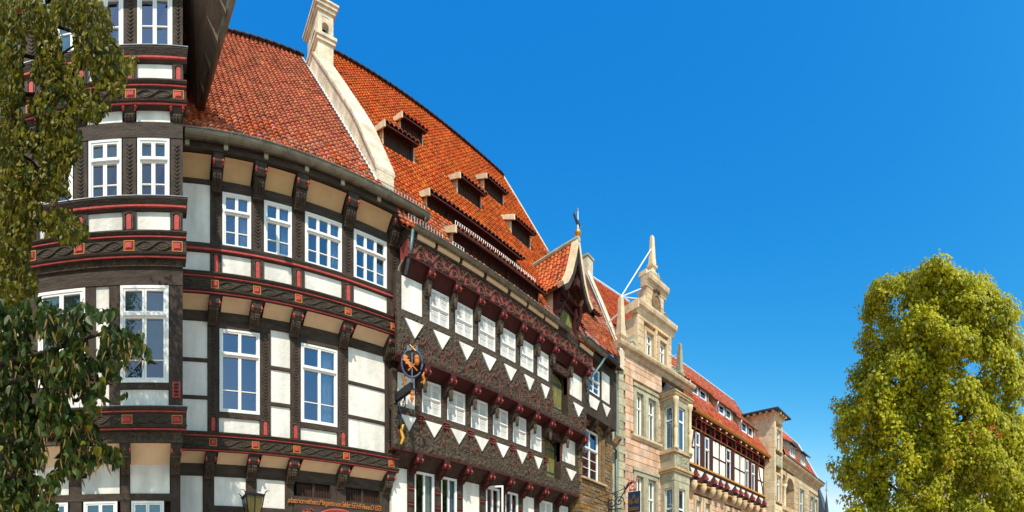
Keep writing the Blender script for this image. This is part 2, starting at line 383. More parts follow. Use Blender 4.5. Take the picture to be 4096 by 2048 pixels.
def shed_dormer(T, fr, pl, pr, pbl, ptl, He, Ye, s, sd=.55, over=.22, cheek=True, tiles=True, divs=(), name='shed_dormer', left_mat='stone_cream', hh=None, front='louvre'):
    """shed dormer on a street-side slope; the corners of its opening come from the photograph and lie on the roof"""
    u0, Yf, zb = onroof(fr, pl, pbl, Ye, He, s)
    zt = zb + hh if hh else fr.Z(pl, ptl, Yf); u1 = fr.U(pr, Yf)
    zo = EYE + He
    # where the shed roof meets the main slope
    Yb = (zt - zo + s * Ye - sd * Yf) / (s - sd); zbk = zt + sd * (Yb - Yf)
    D = part(name, 'timber', T, lambda m: m.box(u0, u1, Yf + .05, Yf + .09, zb, zt))
    q = Mb(); n = max(6, int((u1 - u0) / .07))
    for i in range(n):
        a = u0 + (u1 - u0) * i / n; q.box(a + .008, a + (u1 - u0) / n - .008, Yf + .035, Yf + .05, zb + .05, zt - .05)
    q.obj('louvre', front, D)
    fr_m = Mb(); fr_m.box(u0 - .05, u0 + .03, Yf, Yf + .06, zb - .03, zt); fr_m.box(u1 - .03, u1 + .05, Yf, Yf + .06, zb - .03, zt); fr_m.box(u0 + .03, u1 - .03, Yf, Yf + .06, zb - .03, zb + .03); fr_m.box(u0 + .03, u1 - .03, Yf, Yf + .06, zt - .08, zt)
    for d in divs: x = u0 + (u1 - u0) * d; fr_m.box(x - .04, x + .04, Yf - .01, Yf + .06, zb + .03, zt - .08)
    fr_m.obj('dormer_frame', 'timber_red', D)
    for x, sg in ((u0 - .05, -1), (u1 + .05, 1)):
        tri = [(Yf, zb), (Yf, zt), (Yb, zbk)]
        k = 7
        for i in range(k):                                        # tile-hung cheek, one strip after another
            a, b = i / k, (i + 1) / k
            def edge(t): return [(Yf + (Yb - Yf) * t, zb + (zbk - zb) * t), (Yf + (Yb - Yf) * t, zt + (zbk - zt) * t)]
            (ya, l0), (_, h0) = edge(a); (yb, l1), (_, h1) = edge(b)
            part('cheek_tile', left_mat, D, lambda m: m.add([(x, ya, l0), (x, yb, l1), (x, yb, h1), (x, ya, h0), (x + sg * (.03 if i % 2 else .042), ya, l0), (x + sg * .022, yb, l1), (x + sg * .022, yb, h1), (x + sg * (.03 if i % 2 else .042), ya, h0)],
                 [(0, 1, 2, 3), (4, 7, 6, 5), (0, 4, 5, 1), (3, 2, 6, 7), (0, 3, 7, 4), (1, 5, 6, 2)]))
    Yo = Yf - over; zo2 = zt - sd * over
    ov = .12
    part('soffit', 'timber_red', D, lambda m: m.pu(u0 - ov, u1 + ov, [(Yo, zo2 - .05), (Yo, zo2), (Yb, zbk), (Yb, zbk - .05)]))
    # bright verge slab over the left cheek
    part('verge', left_mat, D, lambda m: m.pu(u0 - ov - .05, u0 - ov + .0, [(Yo - .03, zo2 - .14), (Yo - .03, zo2 + .06), (Yb, zbk + .06), (Yb, zbk - .10)]))
    if tiles: tile_roof(D, u0 - ov, u1 + ov, Yo - .03, zo2 + .02, sd, Yb + .05, lambda u, Y: True, limit=0, deck=False)
    return D, (u0, u1, Yf, Yb, zb, zt, zbk)
def guilloche(par, u0, u1, Y, zc, amp, n, r=.014, mat='timber_carved'):
    for ph in (0, math.pi):
        m = Mb(); k = n * 10
        m.tube([(u0 + (u1 - u0) * i / k, Y - .008 * math.cos(math.pi * n * i / k + ph), zc + amp * math.sin(math.pi * n * i / k + ph)) for i in range(k + 1)], r, 5)
        m.obj('guilloche_ribbon', mat, par)
    for j in range(n):
        m = Mb(); c = u0 + (u1 - u0) * (j + .5) / n; a = (u1 - u0) / n * .28
        m.loft([[(c - a, Y, zc), (c, Y - .028, zc + amp * .05), (c + a, Y, zc), (c, Y, zc + amp * .45)], [(c - a, Y, zc), (c, Y - .02, zc - amp * .05), (c + a, Y, zc), (c, Y, zc - amp * .4)]], False)
        m.obj('guilloche_leaf', mat, par)
def red_block(par, u, w, Y, z0, z1):
    o = part('ochre_frame', 'ochre_paint', par, lambda m: (m.box(u - w / 2, u + w / 2, Y - .012, Y + .005, z0, z0 + .014), m.box(u - w / 2, u + w / 2, Y - .012, Y + .005, z1 - .014, z1), m.box(u - w / 2, u - w / 2 + .014, Y - .012, Y + .005, z0 + .014, z1 - .014), m.box(u + w / 2 - .014, u + w / 2, Y - .012, Y + .005, z0 + .014, z1 - .014)))
    b = w / 2 - .02; part('red_block', 'red_paint', par, lambda m: m.loft([[(u - b, Y, z0 + .02), (u + b, Y, z0 + .02), (u + b, Y, z1 - .02), (u - b, Y, z1 - .02)], [(u - b * .6, Y - .03, z0 + .05), (u + b * .6, Y - .03, z0 + .05), (u + b * .6, Y - .03, z1 - .05), (u - b * .6, Y - .03, z1 - .05)]]))
def red_arch(par, u, w, Y, z0, z1):
    """rounded red niche with a beaded dark surround at the foot of a post"""
    def outline(hw, zb, zt): return [(u - hw, zb), (u + hw, zb)] + [(u + hw * math.cos(math.pi * i / 8), zt - hw + hw * math.sin(math.pi * i / 8)) for i in range(9)]
    part('red_niche', 'red_paint', par, lambda m: m.py(outline(w * .5, z0, z1), Y - .012, Y + .01))
    m = Mb(); hw = w * .5 + .035; zt = z1 + .03
    pts = [(u - hw, Y, z0)] + [(u + hw * math.cos(math.pi - math.pi * i / 10), Y, zt - hw + hw * math.sin(math.pi * i / 10)) for i in range(11)] + [(u + hw, Y, z0)]
    m.tube(pts, .022, 5); m.obj('niche_surround', 'timber_carved', par)
def sill_band(T, u0, u1, Yo, Yw, zt, zb, centres, n=2, bw=.17):
    """carved threshold beam of a jettied storey with red lines, red blocks and interlaced ribbons"""
    h = zt - zb
    o = part('sill_beam', 'timber_beam', T, lambda m: m.pu(u0, u1, [(Yw, zt), (Yo - .07, zt), (Yo - .07, zt - h * .06), (Yo - .02, zt - h * .14), (Yo - .015, zt - h * .25), (Yo, zt - h * .27), (Yo, zt - h * .78), (Yo - .03, zt - h * .80), (Yo - .03, zt - h * .88), (Yo, zt - h * .92), (Yo, zb), (Yw, zb)]))
    box('red_line', 'red_paint', o, u0, u1, Yo - .035, Yo - .012, zt - h * .215, zt - h * .16)
    box('red_line', 'red_paint', o, u0, u1, Yo - .02, Yo - .002, zb + h * .012, zb + h * .068)
    for z in (zt - h * .10, zt - h * .84):                        # twisted rope mouldings
        m = Mb(); k = int((u1 - u0) / .035)
        for i in range(k):
            a = u0 + (u1 - u0) * i / k; m.tube([(a, Yo - .045, z - .018), (a + .045, Yo - .055, z + .018)], .010, 4)
        m.obj('rope_moulding', 'timber_carved', o)
    c0, c1 = zt - h * .30, zt - h * .75
    for c in centres: red_block(o, c, bw, Yo - .001, c1 + .01, c0 - .01)
    cs = sorted(centres); 
    for a, b in zip([u0 - bw * .4] + cs, cs + [u1 + bw * .4]):
        if b - a > .35: guilloche(o, a + bw * .62, b - bw * .62, Yo - .004, (c0 + c1) / 2, (c0 - c1) * .36, max(2, int((b - a) / .33)))
    return o
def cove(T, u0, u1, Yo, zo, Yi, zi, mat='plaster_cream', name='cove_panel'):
    """slightly hollow board or plaster under a jetty, from the beam out front (Yo,zo) in to the wall (Yi,zi)"""
    k = 5; pts = []
    for i in range(k + 1):
        t = i / k; pts.append((Yo + (Yi - Yo) * (t ** .8), zo + (zi - zo) * (t ** 1.15)))
    return part(name, mat, T, lambda m: m.loft([[(u, y, z) for y, z in pts] + [(u, y + .03, z + .02) for y, z in pts[::-1]] for u in (u0, u1)]))
# ------------------------------------------------------------------ ground
def ground():
    m = Mb(); n = 24; S = 900
    m.add([(-S, -S, 0), (S, -S, 0), (S, S, 0), (-S, S, 0)], [(0, 1, 2, 3)])
    top(m.obj('ground', 'cobble', None), 'cobbled square and street in front of the houses', None, kind='structure')
ground()
# ------------------------------------------------------------------ house with the carved year 1573
def wall_row(T, Y, cols, z0, z1, mat='plaster', d=.03, name='infill_panel'):
    for a, b in cols: box(name, mat, T, A.U(a, Y) + .006, A.U(b, Y) - .006, Y + d + R.uniform(-.006, .006), Y + .14, z0 + .005, z1 - .005)
def posts(T, Y, cols, z0, z1, mat='timber', d=.0, groove=True):
    for a, b in cols:
        ua, ub = A.U(a, Y), A.U(b, Y)
        o = box('post', mat, T, ua, ub, Y - d, Y + .15, z0, z1)
        if groove and ub - ua > .15:
            m = Mb(); c = (ua + ub) / 2; hw = (ub - ua) * .22; z = z0 + .12
            while z < z1 - .12:                                   # herringbone carving on the post face
                m.tube([(c - hw, Y - d - .002, z + .05), (c, Y - d - .010, z), (c + hw, Y - d - .002, z + .05)], .009, 4); z += .075
            m.obj('post_carving', 'timber_carved', o)
def rails(T, Y, cols, zs, h=.075, mat='timber_beam', d=.0):
    for a, b in cols:
        for z in zs: box('rail', mat, T, A.U(a, Y), A.U(b, Y), Y - d, Y + .15, z - h / 2, z + h / 2)

def house_one():
    T = thing('half_timbered_house', 'black and white half-timbered house with carved red and ochre bands and plain tiled roof', 'house', A, (3.4, 10.5, 0))
    Y2, Y1, Y0 = 10.0, 10.28, 10.56
    Z = A.Z
    # ---- second floor
    zbt, zbb = Z(790, 1089, Y2 - .05), Z(778, 1169, Y2 - .05)
    zp0, zp1 = zbt, Z(790, 1004, Y2); zs = Z(790, 976, Y2); zw1 = Z(889, 766, Y2); zh = Z(780, 712, Y2)
    P2 = [(842, 887), (1005, 1055), (1169, 1218), (1368, 1414), (1549, 1601)]
    u0 = A.U(640, Y2); uR = A.U(1601, Y2)
    part('wall_core', 'timber', T, lambda m: m.box(u0, uR - .02, Y2 + .32, 16.0, zbb - .1, zh + .5)); zmid = Z(778, 1802, Y1) - .1
    part('wall_core', 'timber', T, lambda m: m.box(u0, uR - .02, Y1 + .32, 16.0, zmid, zbb - .1)); part('wall_core', 'timber', T, lambda m: m.box(u0, uR - .02, Y0 + .32, 16.0, 0, zmid))
    posts(T, Y2, P2, zs, zh)
    cols2 = [(640, 842), (887, 1005), (1055, 1169), (1218, 1368), (1414, 1549)]
    wall_row(T, Y2, [cols2[0]], zs, Z(790, 730, Y2))
    box('rail', 'timber_beam', T, u0, A.U(842, Y2), Y2, Y2 + .15, Z(790, 730, Y2), zh)
    wins = [(889, 1005, 2), (1056, 1168, 2), (1220, 1368, 3), (1415, 1548, 3)]
    for i, (a, b, n) in enumerate(wins):
        cu = [(.66, .95)] if i < 2 else [(.7, .97)]
        window(T, Y2, A.U(a, Y2) + .004, A.U(b, Y2) - .004, zs + .01, zw1, n, .655, (.42,), curtain=cu)
        box('rail', 'timber_beam', T, A.U(cols2[i + 1][0], Y2), A.U(cols2[i + 1][1], Y2), Y2 - .01, Y2 + .15, zw1, zh)
    # sill rail with its red line, parapet panels, arched red niches
    s = part('sill_rail', 'timber_beam', T, lambda m: m.pu(u0, uR + .03, [(Y2 + .15, zs), (Y2 - .06, zs), (Y2 - .06, zs - .03), (Y2 - .02, zp1 + .04), (Y2 - .005, zp1), (Y2 + .15, zp1)]))
    box('red_line', 'red_paint', s, u0, uR + .02, Y2 - .05, Y2 - .018, zp1 + .02, zp1 + .055)
    posts(T, Y2, P2, zp0, zp1, groove=False, d=.015)
    wall_row(T, Y2, cols2, zp0, zp1)
    for a, b in P2: red_arch(T, (A.U(a, Y2) + A.U(b, Y2)) / 2, .085, Y2 - .02, zp0 + .05, zp1 - .07)
    cen2 = [A.U(p, Y2 - .05) for p in (859, 1028, 1194, 1392, 1574)]
    sill_band(T, u0, uR + .03, Y2 - .05, Y1 + .02, zbt, zbb, cen2)
    # ---- eaves: cream coves between brackets with eaves shade in their colour, dark soffit, gutter and roof
    Ye = Y2 - .30; zc = Z(780, 612, Ye); zg = EYE + 1.03 * 9.55
    for (a, b) in cols2:
        cove(T, A.U(a, Y2) + .02, A.U(b, Y2) - .02, Ye, zc, Y2 + .03, zh, 'plaster_eave_shade')
    for a, b in P2:
        c, wd = (A.U(a, Y2) + A.U(b, Y2)) / 2, A.U(b, Y2) - A.U(a, Y2)
        joist_head(T, c, wd * .9, Y2 + .1, Ye - .04, zc - .22, zc + .04)
        console(T, c, wd * .8, Y2, Y2 - .24, zc - .22, zh - .32, 'timber')
    box('wall_plate', 'timber_beam', T, u0, uR + .05, Ye - .06, Y2 + .15, zc + .04, zc + .22)
    part('soffit', 'timber', T, lambda m: m.pu(u0, uR + .35, [(9.62, zg - .10), (9.62, zg - .06), (Y2 + .2, zc + .26), (Y2 + .2, zc + .22)]))
    for px in (749, 905, 1066, 1230, 1374, 1519, 1660):               # pale rafter ends under the gutter
        u = A.U(px, 9.58); part('rafter_end', 'stone_grey', T, lambda m: m.pu(u - .045, u + .045, [(9.60, zg - .20), (9.60, zg - .10), (9.85, zg - .04), (9.85, zg - .16)]))
    s = 1.64; Yr = 15.05; ug = A.U(1712, 9.55)
    gutter(T, A.U(738, 9.55), ug, 9.55, zg, .115)
    uf = 5.37
    tile_roof(T, -.6, uf, 9.52, zg + .02, s, Yr, lambda u, Y: True)
    m = Mb(); k = 22
    for i in range(k):
        a = -.6 + (uf + .6) * i / k; b = -.6 + (uf + .6) * (i + 1) / k; z = zg + .02 + s * (Yr - 9.52)
        m2 = Mb(); m2.loft([[(uu, Yr + .16 * math.cos(t) * f, z - .02 + .13 * math.sin(t) * f) for t in [math.pi * q / 6 for q in range(7)]] for uu, f in ((a, 1.1), (b + .03, .92))]); m2.obj('ridge_tile', 'slate', T)
    part('rear_slope', 'tile', T, lambda q: q.add([(-.6, Yr, zg + s * (Yr - 9.52)), (uf, Yr, zg + s * (Yr - 9.52)), (uf, 20.5, zg), (-.6, 20.5, zg)], [(0, 1, 2, 3)]))
    rail(T, [(A.U(745, 9.7), 9.72, zg + .16), (A.U(1700, 9.7), 9.72, zg + .16)], .26, .085, 'lead')
    # bent lead flashing beside the snow guard
    # ---- first floor
    b1t, b1b = Z(778, 1727, Y1 - .05), Z(778, 1802, Y1 - .05)
    cvb = Z(770, 1239, Y1); zb1 = Z(780, 1279, Y1)
    P1 = [(831, 875), (1040, 1083), (1163, 1202), (1350, 1393), (1541, 1584)]
    u01, uR1 = A.U(640, Y1), A.U(1584, Y1)
    cov = [(690, 836), (883, 1005), (1050, 1172), (1213, 1374), (1409, 1553)]
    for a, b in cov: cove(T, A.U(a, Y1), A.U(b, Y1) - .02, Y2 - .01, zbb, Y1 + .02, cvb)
    for a, b in [(836, 883), (1005, 1050), (1172, 1213), (1374, 1409), (1553, 1593)]:
        c, wd = (A.U(a, Y2) + A.U(b, Y2)) / 2, .24
        joist_head(T, c, wd, Y1 + .1, Y2 - .02, zbb - .24, zbb)
        console(T, c - .02, wd * .85, Y1 + .05, Y2 + .04, zbb - .24, cvb - .34)
    box('head_beam', 'timber_beam', T, u01, uR1, Y1 - .005, Y1 + .15, zb1, cvb)
    posts(T, Y1, P1, b1t, zb1)
    zA1, zA0 = Z(876, 1315, Y1), Z(877, 1647, Y1); zB1, zB0 = Z(1203, 1372, Y1), Z(1206, 1688, Y1)
    for (a, b), (t, l), cu in (((877, 1039), (zA1, zA0), None), ((1203, 1349), (zB1, zB0), [(.55, .9)])):
        ua, ub = A.U(a, Y1), A.U(b, Y1)
        window(T, Y1, ua + .004, ub - .004, l, t, 2, .70, (.36,), curtain=cu, rec=-.02)
        box('rail', 'timber_beam', T, ua - .01, ub + .01, Y1 - .012, Y1 + .15, t, zb1)
        box('rail', 'timber_beam', T, ua - .01, ub + .01, Y1 - .012, Y1 + .15, l - .12, l)
        box('infill_panel', 'plaster', T, ua, ub, Y1 + .03, Y1 + .14, b1t, l - .12)
    zr = [Z(780, 1437, Y1), Z(780, 1587, Y1)]
    for a, b in ((640, 831), (1083, 1163), (1393, 1541)):
        rails(T, Y1, [(a, b)], zr)
        for l, h in ((b1t, zr[1] - .037), (zr[1] + .037, zr[0] - .037), (zr[0] + .037, zb1)): wall_row(T, Y1, [(a, b)], l, h)
    for px in (853, 1061, 1182, 1372, 1562): red_arch(T, A.U(px, Y1), .085, Y1 - .008, b1t + .05, b1t + .36)
    cen1 = [A.U(p, Y1 - .05) for p in (852, 1022, 1187, 1385, 1565)]
    sill_band(T, u01, uR1 + .05, Y1 - .05, Y0 + .02, b1t, b1b, cen1)
    # ---- ground floor
    cv0 = Z(770, 1853, Y0); zg1 = Z(780, 1901, Y0)
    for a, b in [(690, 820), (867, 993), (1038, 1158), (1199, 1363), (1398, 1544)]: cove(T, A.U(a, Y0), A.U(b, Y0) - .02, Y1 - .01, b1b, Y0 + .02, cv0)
    for a, b in [(820, 867), (993, 1038), (1158, 1197), (1363, 1398), (1544, 1586)]:
        c = (A.U(a, Y1) + A.U(b, Y1)) / 2
        joist_head(T, c, .24, Y0 + .1, Y1 - .02, b1b - .22, b1b)
        console(T, c - .02, .2, Y0 + .05, Y1 + .04, b1b - .22, cv0 - .36)
    u00, uR0 = A.U(640, Y0), A.U(1563, Y0)
    box('head_beam', 'timber_beam', T, u00, uR0, Y0 - .005, Y0 + .15, zg1, cv0)
    posts(T, Y0, [(812, 857), (985, 1027), (1141, 1175), (1529, 1563)], .3, zg1, groove=False)
    zq = Z(920, 2024, Y0)
    wall_row(T, Y0, [(640, 812)], .3, zg1); wall_row(T, Y0, [(857, 985), (1027, 1141)], zq, zg1); wall_row(T, Y0, [(857, 985), (1027, 1141)], .3, zq - .2)
    for a, b in ((857, 985), (1027, 1141)): box('rail', 'timber_beam', T, A.U(a, Y0), A.U(b, Y0), Y0, Y0 + .15, zq - .2, zq)
    # doorway: slatted lights, inscription board and carved arch
    zi1 = Z(1190, 1985, Y0); zi0 = Z(1190, 2016, Y0)
    box('door_lintel', 'timber_beam', T, A.U(1175, Y0), A.U(1529, Y0), Y0 - .03, Y0 + .15, zi0 - .42, zi1)
    for a, b in ((1190, 1320), (1383, 1517)):
        q = box('slatted_light', 'dark_room', T, A.U(a, Y0), A.U(b, Y0), Y0 + .1, Y0 + .15, zi1, zg1); mm = Mb(); n = 20
        for i in range(n):
            x = A.U(a, Y0) + (A.U(b, Y0) - A.U(a, Y0)) * (i + .5) / n; mm.box(x - .012, x + .012, Y0 + .07, Y0 + .1, zi1, zg1 - .03)
        mm.obj('slat', 'louvre', q)
        x = (A.U(a, Y0) + A.U(b, Y0)) / 2; box('mullion', 'timber', q, x - .03, x + .03, Y0 + .03, Y0 + .1, zi1, zg1 - .01)
    box('post', 'timber', T, A.U(1320, Y0), A.U(1383, Y0), Y0 - .02, Y0 + .15, zi1, zg1)
    box('post', 'timber', T, A.U(1517, Y0), A.U(1529, Y0), Y0 - .02, Y0 + .15, zi1, zg1)
    cu = bpy.data.curves.new('t', 'FONT'); cu.body = 'arbaes·von·veltheim: Margareta von Salder: S·E·H·F·Anno D 1573'; cu.extrude = .006; cu.space_character = .82; cu.offset = .004
    to = bpy.data.objects.new('t', cu); C.objects.link(to); dg = bpy.context.evaluated_depsgraph_get(); me = bpy.data.meshes.new_from_object(to.evaluated_get(dg)); bpy.data.objects.remove(to)
    xs = [v.co.x for v in me.vertices]; wd = max(xs) - min(xs); L = A.U(1520, Y0) - A.U(1148, Y0); h = .19
    m = Mb(); m.v = [(A.U(1148, Y0) + (v.co.x - min(xs)) / wd * L + .03 * v.co.y, Y0 - .045 - v.co.z, zi0 + .012 + v.co.y * h) for v in me.vertices]; m.f = [list(p.vertices) for p in me.polygons]
    m.obj('inscription', 'faded_orange', T, label='orange gothic inscription ending in 1573 over the doorway')
    cx = (A.U(1190, Y0) + A.U(1500, Y0)) / 2; za = zi0 - .10
    for r, mt, t in ((.80, 'red_paint', .03), (.72, 'timber_carved', .04), (.66, 'red_paint', .015)):
        part('door_arch', mt, T, lambda q: q.tube([(cx + r * math.cos(math.pi * i / 20), Y0 - .04, za - .55 + r * .72 * math.sin(math.pi * i / 20)) for i in range(21)], t, 6))
    for sx in (-1, 1):
        for i in range(5):
            part('red_scroll', 'red_paint', T, lambda q: q.tube([(cx + sx * (.72 + .05 * i) + .05 * math.cos(k * .8 + i), Y0 - .045, za - .05 - .07 * (i % 3) + .045 * math.sin(k * .8 + i)) for k in range(7)], .014, 5))
        part('ochre_scroll', 'orange_paint', T, lambda q: q.tube([(cx + sx * .86 + .035 * math.cos(k * .7), Y0 - .05, za - .06 - .03 * k + .02 * math.sin(k)) for k in range(8)], .012, 5))
    return T
H1 = house_one()

# ------------------------------------------------------------------ projecting house with the three storeys of carved bands, left of house 1573
def bay_house():
    Yb = 8.8; Z = A.Z
    T = thing('half_timbered_house', 'tall projecting half-timbered bay with paired white windows behind the lime branches', 'house', A, (-.7, 9.2, 0))
    uL, uR = A.U(95, Yb), A.U(731, Yb); x = 600
    part('wall_core', 'timber', T, lambda m: m.box(uL + .02, uR - .01, Yb + .32, 14, Z(x, 1773, Yb), 14.15)); part('wall_core', 'timber', T, lambda m: m.box(uL + .02, A.U(722, Yb + .42) - .02, Yb + .42 + .32, 14, 0, Z(x, 1773, Yb)))
    def band(yt, yb, cen, over=.0, d=.10):
        sill_band(T, uL - .02, uR + .06, Yb - d, Yb + .1, Z(x, yt, Yb - d), Z(x, yb, Yb - d), [A.U(c, Yb - d) for c in cen], bw=.20)
    def sill(yt, yb):
        zt, zb = Z(x, yt, Yb), Z(x, yb, Yb)
        s = part('sill_rail', 'timber_beam', T, lambda m: m.pu(uL - .02, uR + .08, [(Yb + .15, zt), (Yb - .10, zt), (Yb - .10, zt - .03), (Yb - .04, zb + .07), (Yb - .01, zb), (Yb + .15, zb)]))
        box('ledge_flashing', 'lead', s, uL - .02, uR + .09, Yb - .11, Yb + .02, zt, zt + .012)
        box('red_line', 'red_paint', s, uL - .02, uR + .06, Yb - .06, Yb - .02, zb + .035, zb + .068)
    # top floor
    W = [(155, 295), (350, 490), (545, 682)]; P = [(95, 155), (295, 350), (490, 545), (682, 731)]
    Wt = [(160, 300), (352, 494), (548, 690)]
    z3 = Z(x, 205, Yb); zt3 = 14.2
    Pt = [(95, 160), (300, 352), (494, 548), (690, 731)]
    posts(T, Yb, Pt, z3, zt3)
    for i, (a, b) in enumerate(Wt): window(T, Yb, A.U(a, Yb) + .004, A.U(b, Yb) - .004, z3 + .01, Z(x, -110, Yb), 2, .72, (.45,), fw=.05)
    box('head_beam', 'timber_beam', T, uL, uR, Yb - .012, Yb + .15, Z(x, -110, Yb), zt3)
    sill(205, 250)
    zp1, zp0 = Z(x, 250, Yb), Z(x, 328, Yb)
    posts(T, Yb, Pt, zp0, zp1, groove=False, d=.012); wall_row(T, Yb, Wt, zp0, zp1)
    for p in (125, 326, 519, 713): red_arch(T, A.U(p, Yb), .085, Yb - .015, zp0 + .05, zp1 - .09)
    band(328, 420, (124, 324, 522, 714))
    z1, z0 = Z(x, 420, Yb), Z(x, 489, Yb)
    wall_row(T, Yb, W, z0, z1, d=.0)
    for a, b in P:
        c = (A.U(a, Yb) + A.U(b, Yb)) / 2; joist_head(T, c, .26, Yb + .1, Yb - .09, z1 - .2, z1); console(T, c, .2, Yb + .05, Yb - .05, z1 - .2, z0 - .03)
    # second floor
    zw1, zw0 = Z(x, 550, Yb), Z(x, 801, Yb)
    box('head_beam', 'timber_beam', T, uL, uR, Yb - .01, Yb + .15, zw1, z0)
    posts(T, Yb, P, zw0, zw1)
    for a, b in W: window(T, Yb, A.U(a, Yb) + .02, A.U(b, Yb) - .02, zw0, zw1, 2, .66, (.38,), fw=.05, blind=.32)
    sill(801, 842)
    zp1, zp0 = Z(x, 842, Yb), Z(x, 930, Yb)
    posts(T, Yb, P, zp0, zp1, groove=False, d=.012); wall_row(T, Yb, W, zp0, zp1)
    for p in (125, 322, 515, 706): red_arch(T, A.U(p, Yb), .09, Yb - .015, zp0 + .05, zp1 - .08)
    band(930, 1032, (123, 317, 516, 709))
    zf = Z(x, 1070, Yb)
    f = box('carved_frieze', 'timber_carved', T, uL, uR, Yb - .05, Yb + .15, zf, Z(x, 1033, Yb))
    for a, b in W: guilloche(f, A.U(a, Yb), A.U(b, Yb), Yb - .055, (zf + Z(x, 1033, Yb)) / 2, .05, 4, .01)
    # first floor
    zw1, zw0 = Z(x, 1143, Yb), Z(x, 1531, Yb); zl = Z(x, 1555, Yb); zk = Z(x, 1628, Yb)
    box('head_beam', 'timber_beam', T, uL, uR, Yb - .01, Yb + .15, zw1 + .02, zf)
    P = [(95, 151), (343, 381), (437, 479), (676, 731)]
    posts(T, Yb, P, zk, zw1 + .02, groove=False)
    for a, b in ((152, 342), (480, 675)):
        window(T, Yb, A.U(a, Yb) + .004, A.U(b, Yb) - .004, zw0, zw1, 2, .70, (.3,), fw=.055, blind=.72, rec=-.02)
        box('rail', 'timber_beam', T, A.U(a, Yb), A.U(b, Yb), Yb - .01, Yb + .15, zl, zw0)
    wall_row(T, Yb, [(381, 437)], Z(x, 1445, Yb), Z(x, 1073, Yb)); rails(T, Yb, [(381, 437)], [Z(x, 1455, Yb)])
    wall_row(T, Yb, [(381, 437)], zk, Z(x, 1465, Yb)); wall_row(T, Yb, [(151, 343), (479, 676)], zk, zl)
    c = A.U(705, Yb); zc = (zk + zw0) / 2 + .1
    q = box('red_carved_panel', 'red_paint', T, c - .075, c + .075, Yb - .02, Yb + .01, zc - .15, zc + .15)
    for dz in (-.1, -.035, .035, .1): part('rosette', 'timber_carved', q, lambda m: m.lathe((c, Yb - .02, zc + dz - .02), [(.0, 0), (.045, .005), (.05, .02), (.045, .035), (0, .04)], 8))
    band(1630, 1720, (298, 508, 708), d=.14)
    s = box('ledge_flashing', 'lead', T, uL, uR + .08, Yb - .22, Yb + .02, Z(x, 1630, Yb - .14) + .001, Z(x, 1630, Yb - .14) + .014)
    zf1, zf0 = Z(x, 1722, Yb), Z(x, 1773, Yb)
    f = box('carved_frieze', 'timber_carved', T, uL, uR, Yb - .06, Yb + .15, zf0, zf1)
    for a, b in ((280, 480), (500, 690)): guilloche(f, A.U(a, Yb), A.U(b, Yb), Yb - .065, (zf0 + zf1) / 2, .07, 4, .012)
    # ground floor under its deep cove
    Yg = Yb + .42; zc0 = Z(x, 1858, Yg); zp = Z(x, 1974, Yg); zw = Z(x, 2003, Yg)
    for a, b in ((110, 278), (326, 482), (521, 683)):
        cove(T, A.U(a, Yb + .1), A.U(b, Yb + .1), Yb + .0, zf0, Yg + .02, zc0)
        box('infill_panel', 'plaster', T, A.U(a, Yg), A.U(b, Yg) - .02, Yg + .02, Yg + .14, zp, zc0 + .02)
    for a, b in ((278, 326), (482, 521), (683, 722)):
        c = (A.U(a, Yb + .2) + A.U(b, Yb + .2)) / 2
        joist_head(T, c, .21, Yg + .1, Yb - .02, zf0 - .2, zf0); console(T, c, .17, Yg + .02, Yb + .05, zf0 - .2, zc0 - .22)
        box('post', 'timber', T, A.U(a, Yg), A.U(b, Yg), Yg, Yg + .15, .3, zc0 + .3)
    box('rail', 'timber_beam', T, uL, A.U(715, Yg), Yg - .008, Yg + .15, zw, zp)
    for a, b in ((185, 271), (334, 469), (525, 656)): window(T, Yg, A.U(a, Yg), A.U(b, Yg), zw - 1.5, zw, 2, None, (.4, .7), fw=.045, blind=.4)
    box('wall_base', 'timber', T, uL, A.U(715, Yg), Yg + .0, Yg + .2, 0, zw - 1.5)
    # roof with a deep boarded overhang on its right side
    ze = EYE + 11.0; P1 = Vector((1.20, 10.25, ze)); P2 = Vector((1.62, 7.7, ze)); su = .74
    zi = ze + 1.55
    part('eaves_soffit', 'soffit_wood', T, lambda m: m.add([P1, P2, (su, 7.7, zi), (su, 10.25, zi), P1 + Vector((0, 0, .06)), P2 + Vector((0, 0, .06)), (su, 7.7, zi + .06), (su, 10.25, zi + .06)], [(0, 1, 2, 3), (7, 6, 5, 4), (0, 4, 5, 1), (1, 5, 6, 2), (2, 6, 7, 3), (3, 7, 4, 0)]))
    for t in (.18, .36, .54, .72, .9):
        e = P1.lerp(P2, t); i = Vector((su, e.y + .05, zi))
        part('rafter', 'soffit_wood', T, lambda m: m.add([(e.x, e.y - .05, e.z - .11), (e.x, e.y + .05, e.z - .11), (i.x, i.y + .05, i.z - .10), (i.x, i.y - .05, i.z - .10), (e.x, e.y - .05, e.z), (e.x, e.y + .05, e.z), (i.x, i.y + .05, i.z), (i.x, i.y - .05, i.z)], [(0, 1, 2, 3), (7, 6, 5, 4), (0, 4, 5, 1), (1, 5, 6, 2), (2, 6, 7, 3), (3, 7, 4, 0)]))
    for k in (.33, .66):
        a = P1.lerp(Vector((su, 10.25, zi)), k); b = P2.lerp(Vector((su, 7.7, zi)), k)
        part('soffit_batten', 'timber', T, lambda m: m.tube([a + Vector((0, 0, -.02)), b + Vector((0, 0, -.02))], .02, 4))
    part('gutter', 'zinc', T, lambda m: m.tube([P1 + Vector((.06, 0, .03)), P2 + Vector((.06, 0, .03))], .08, 8), smooth=True)
    rz = zi + 1.2
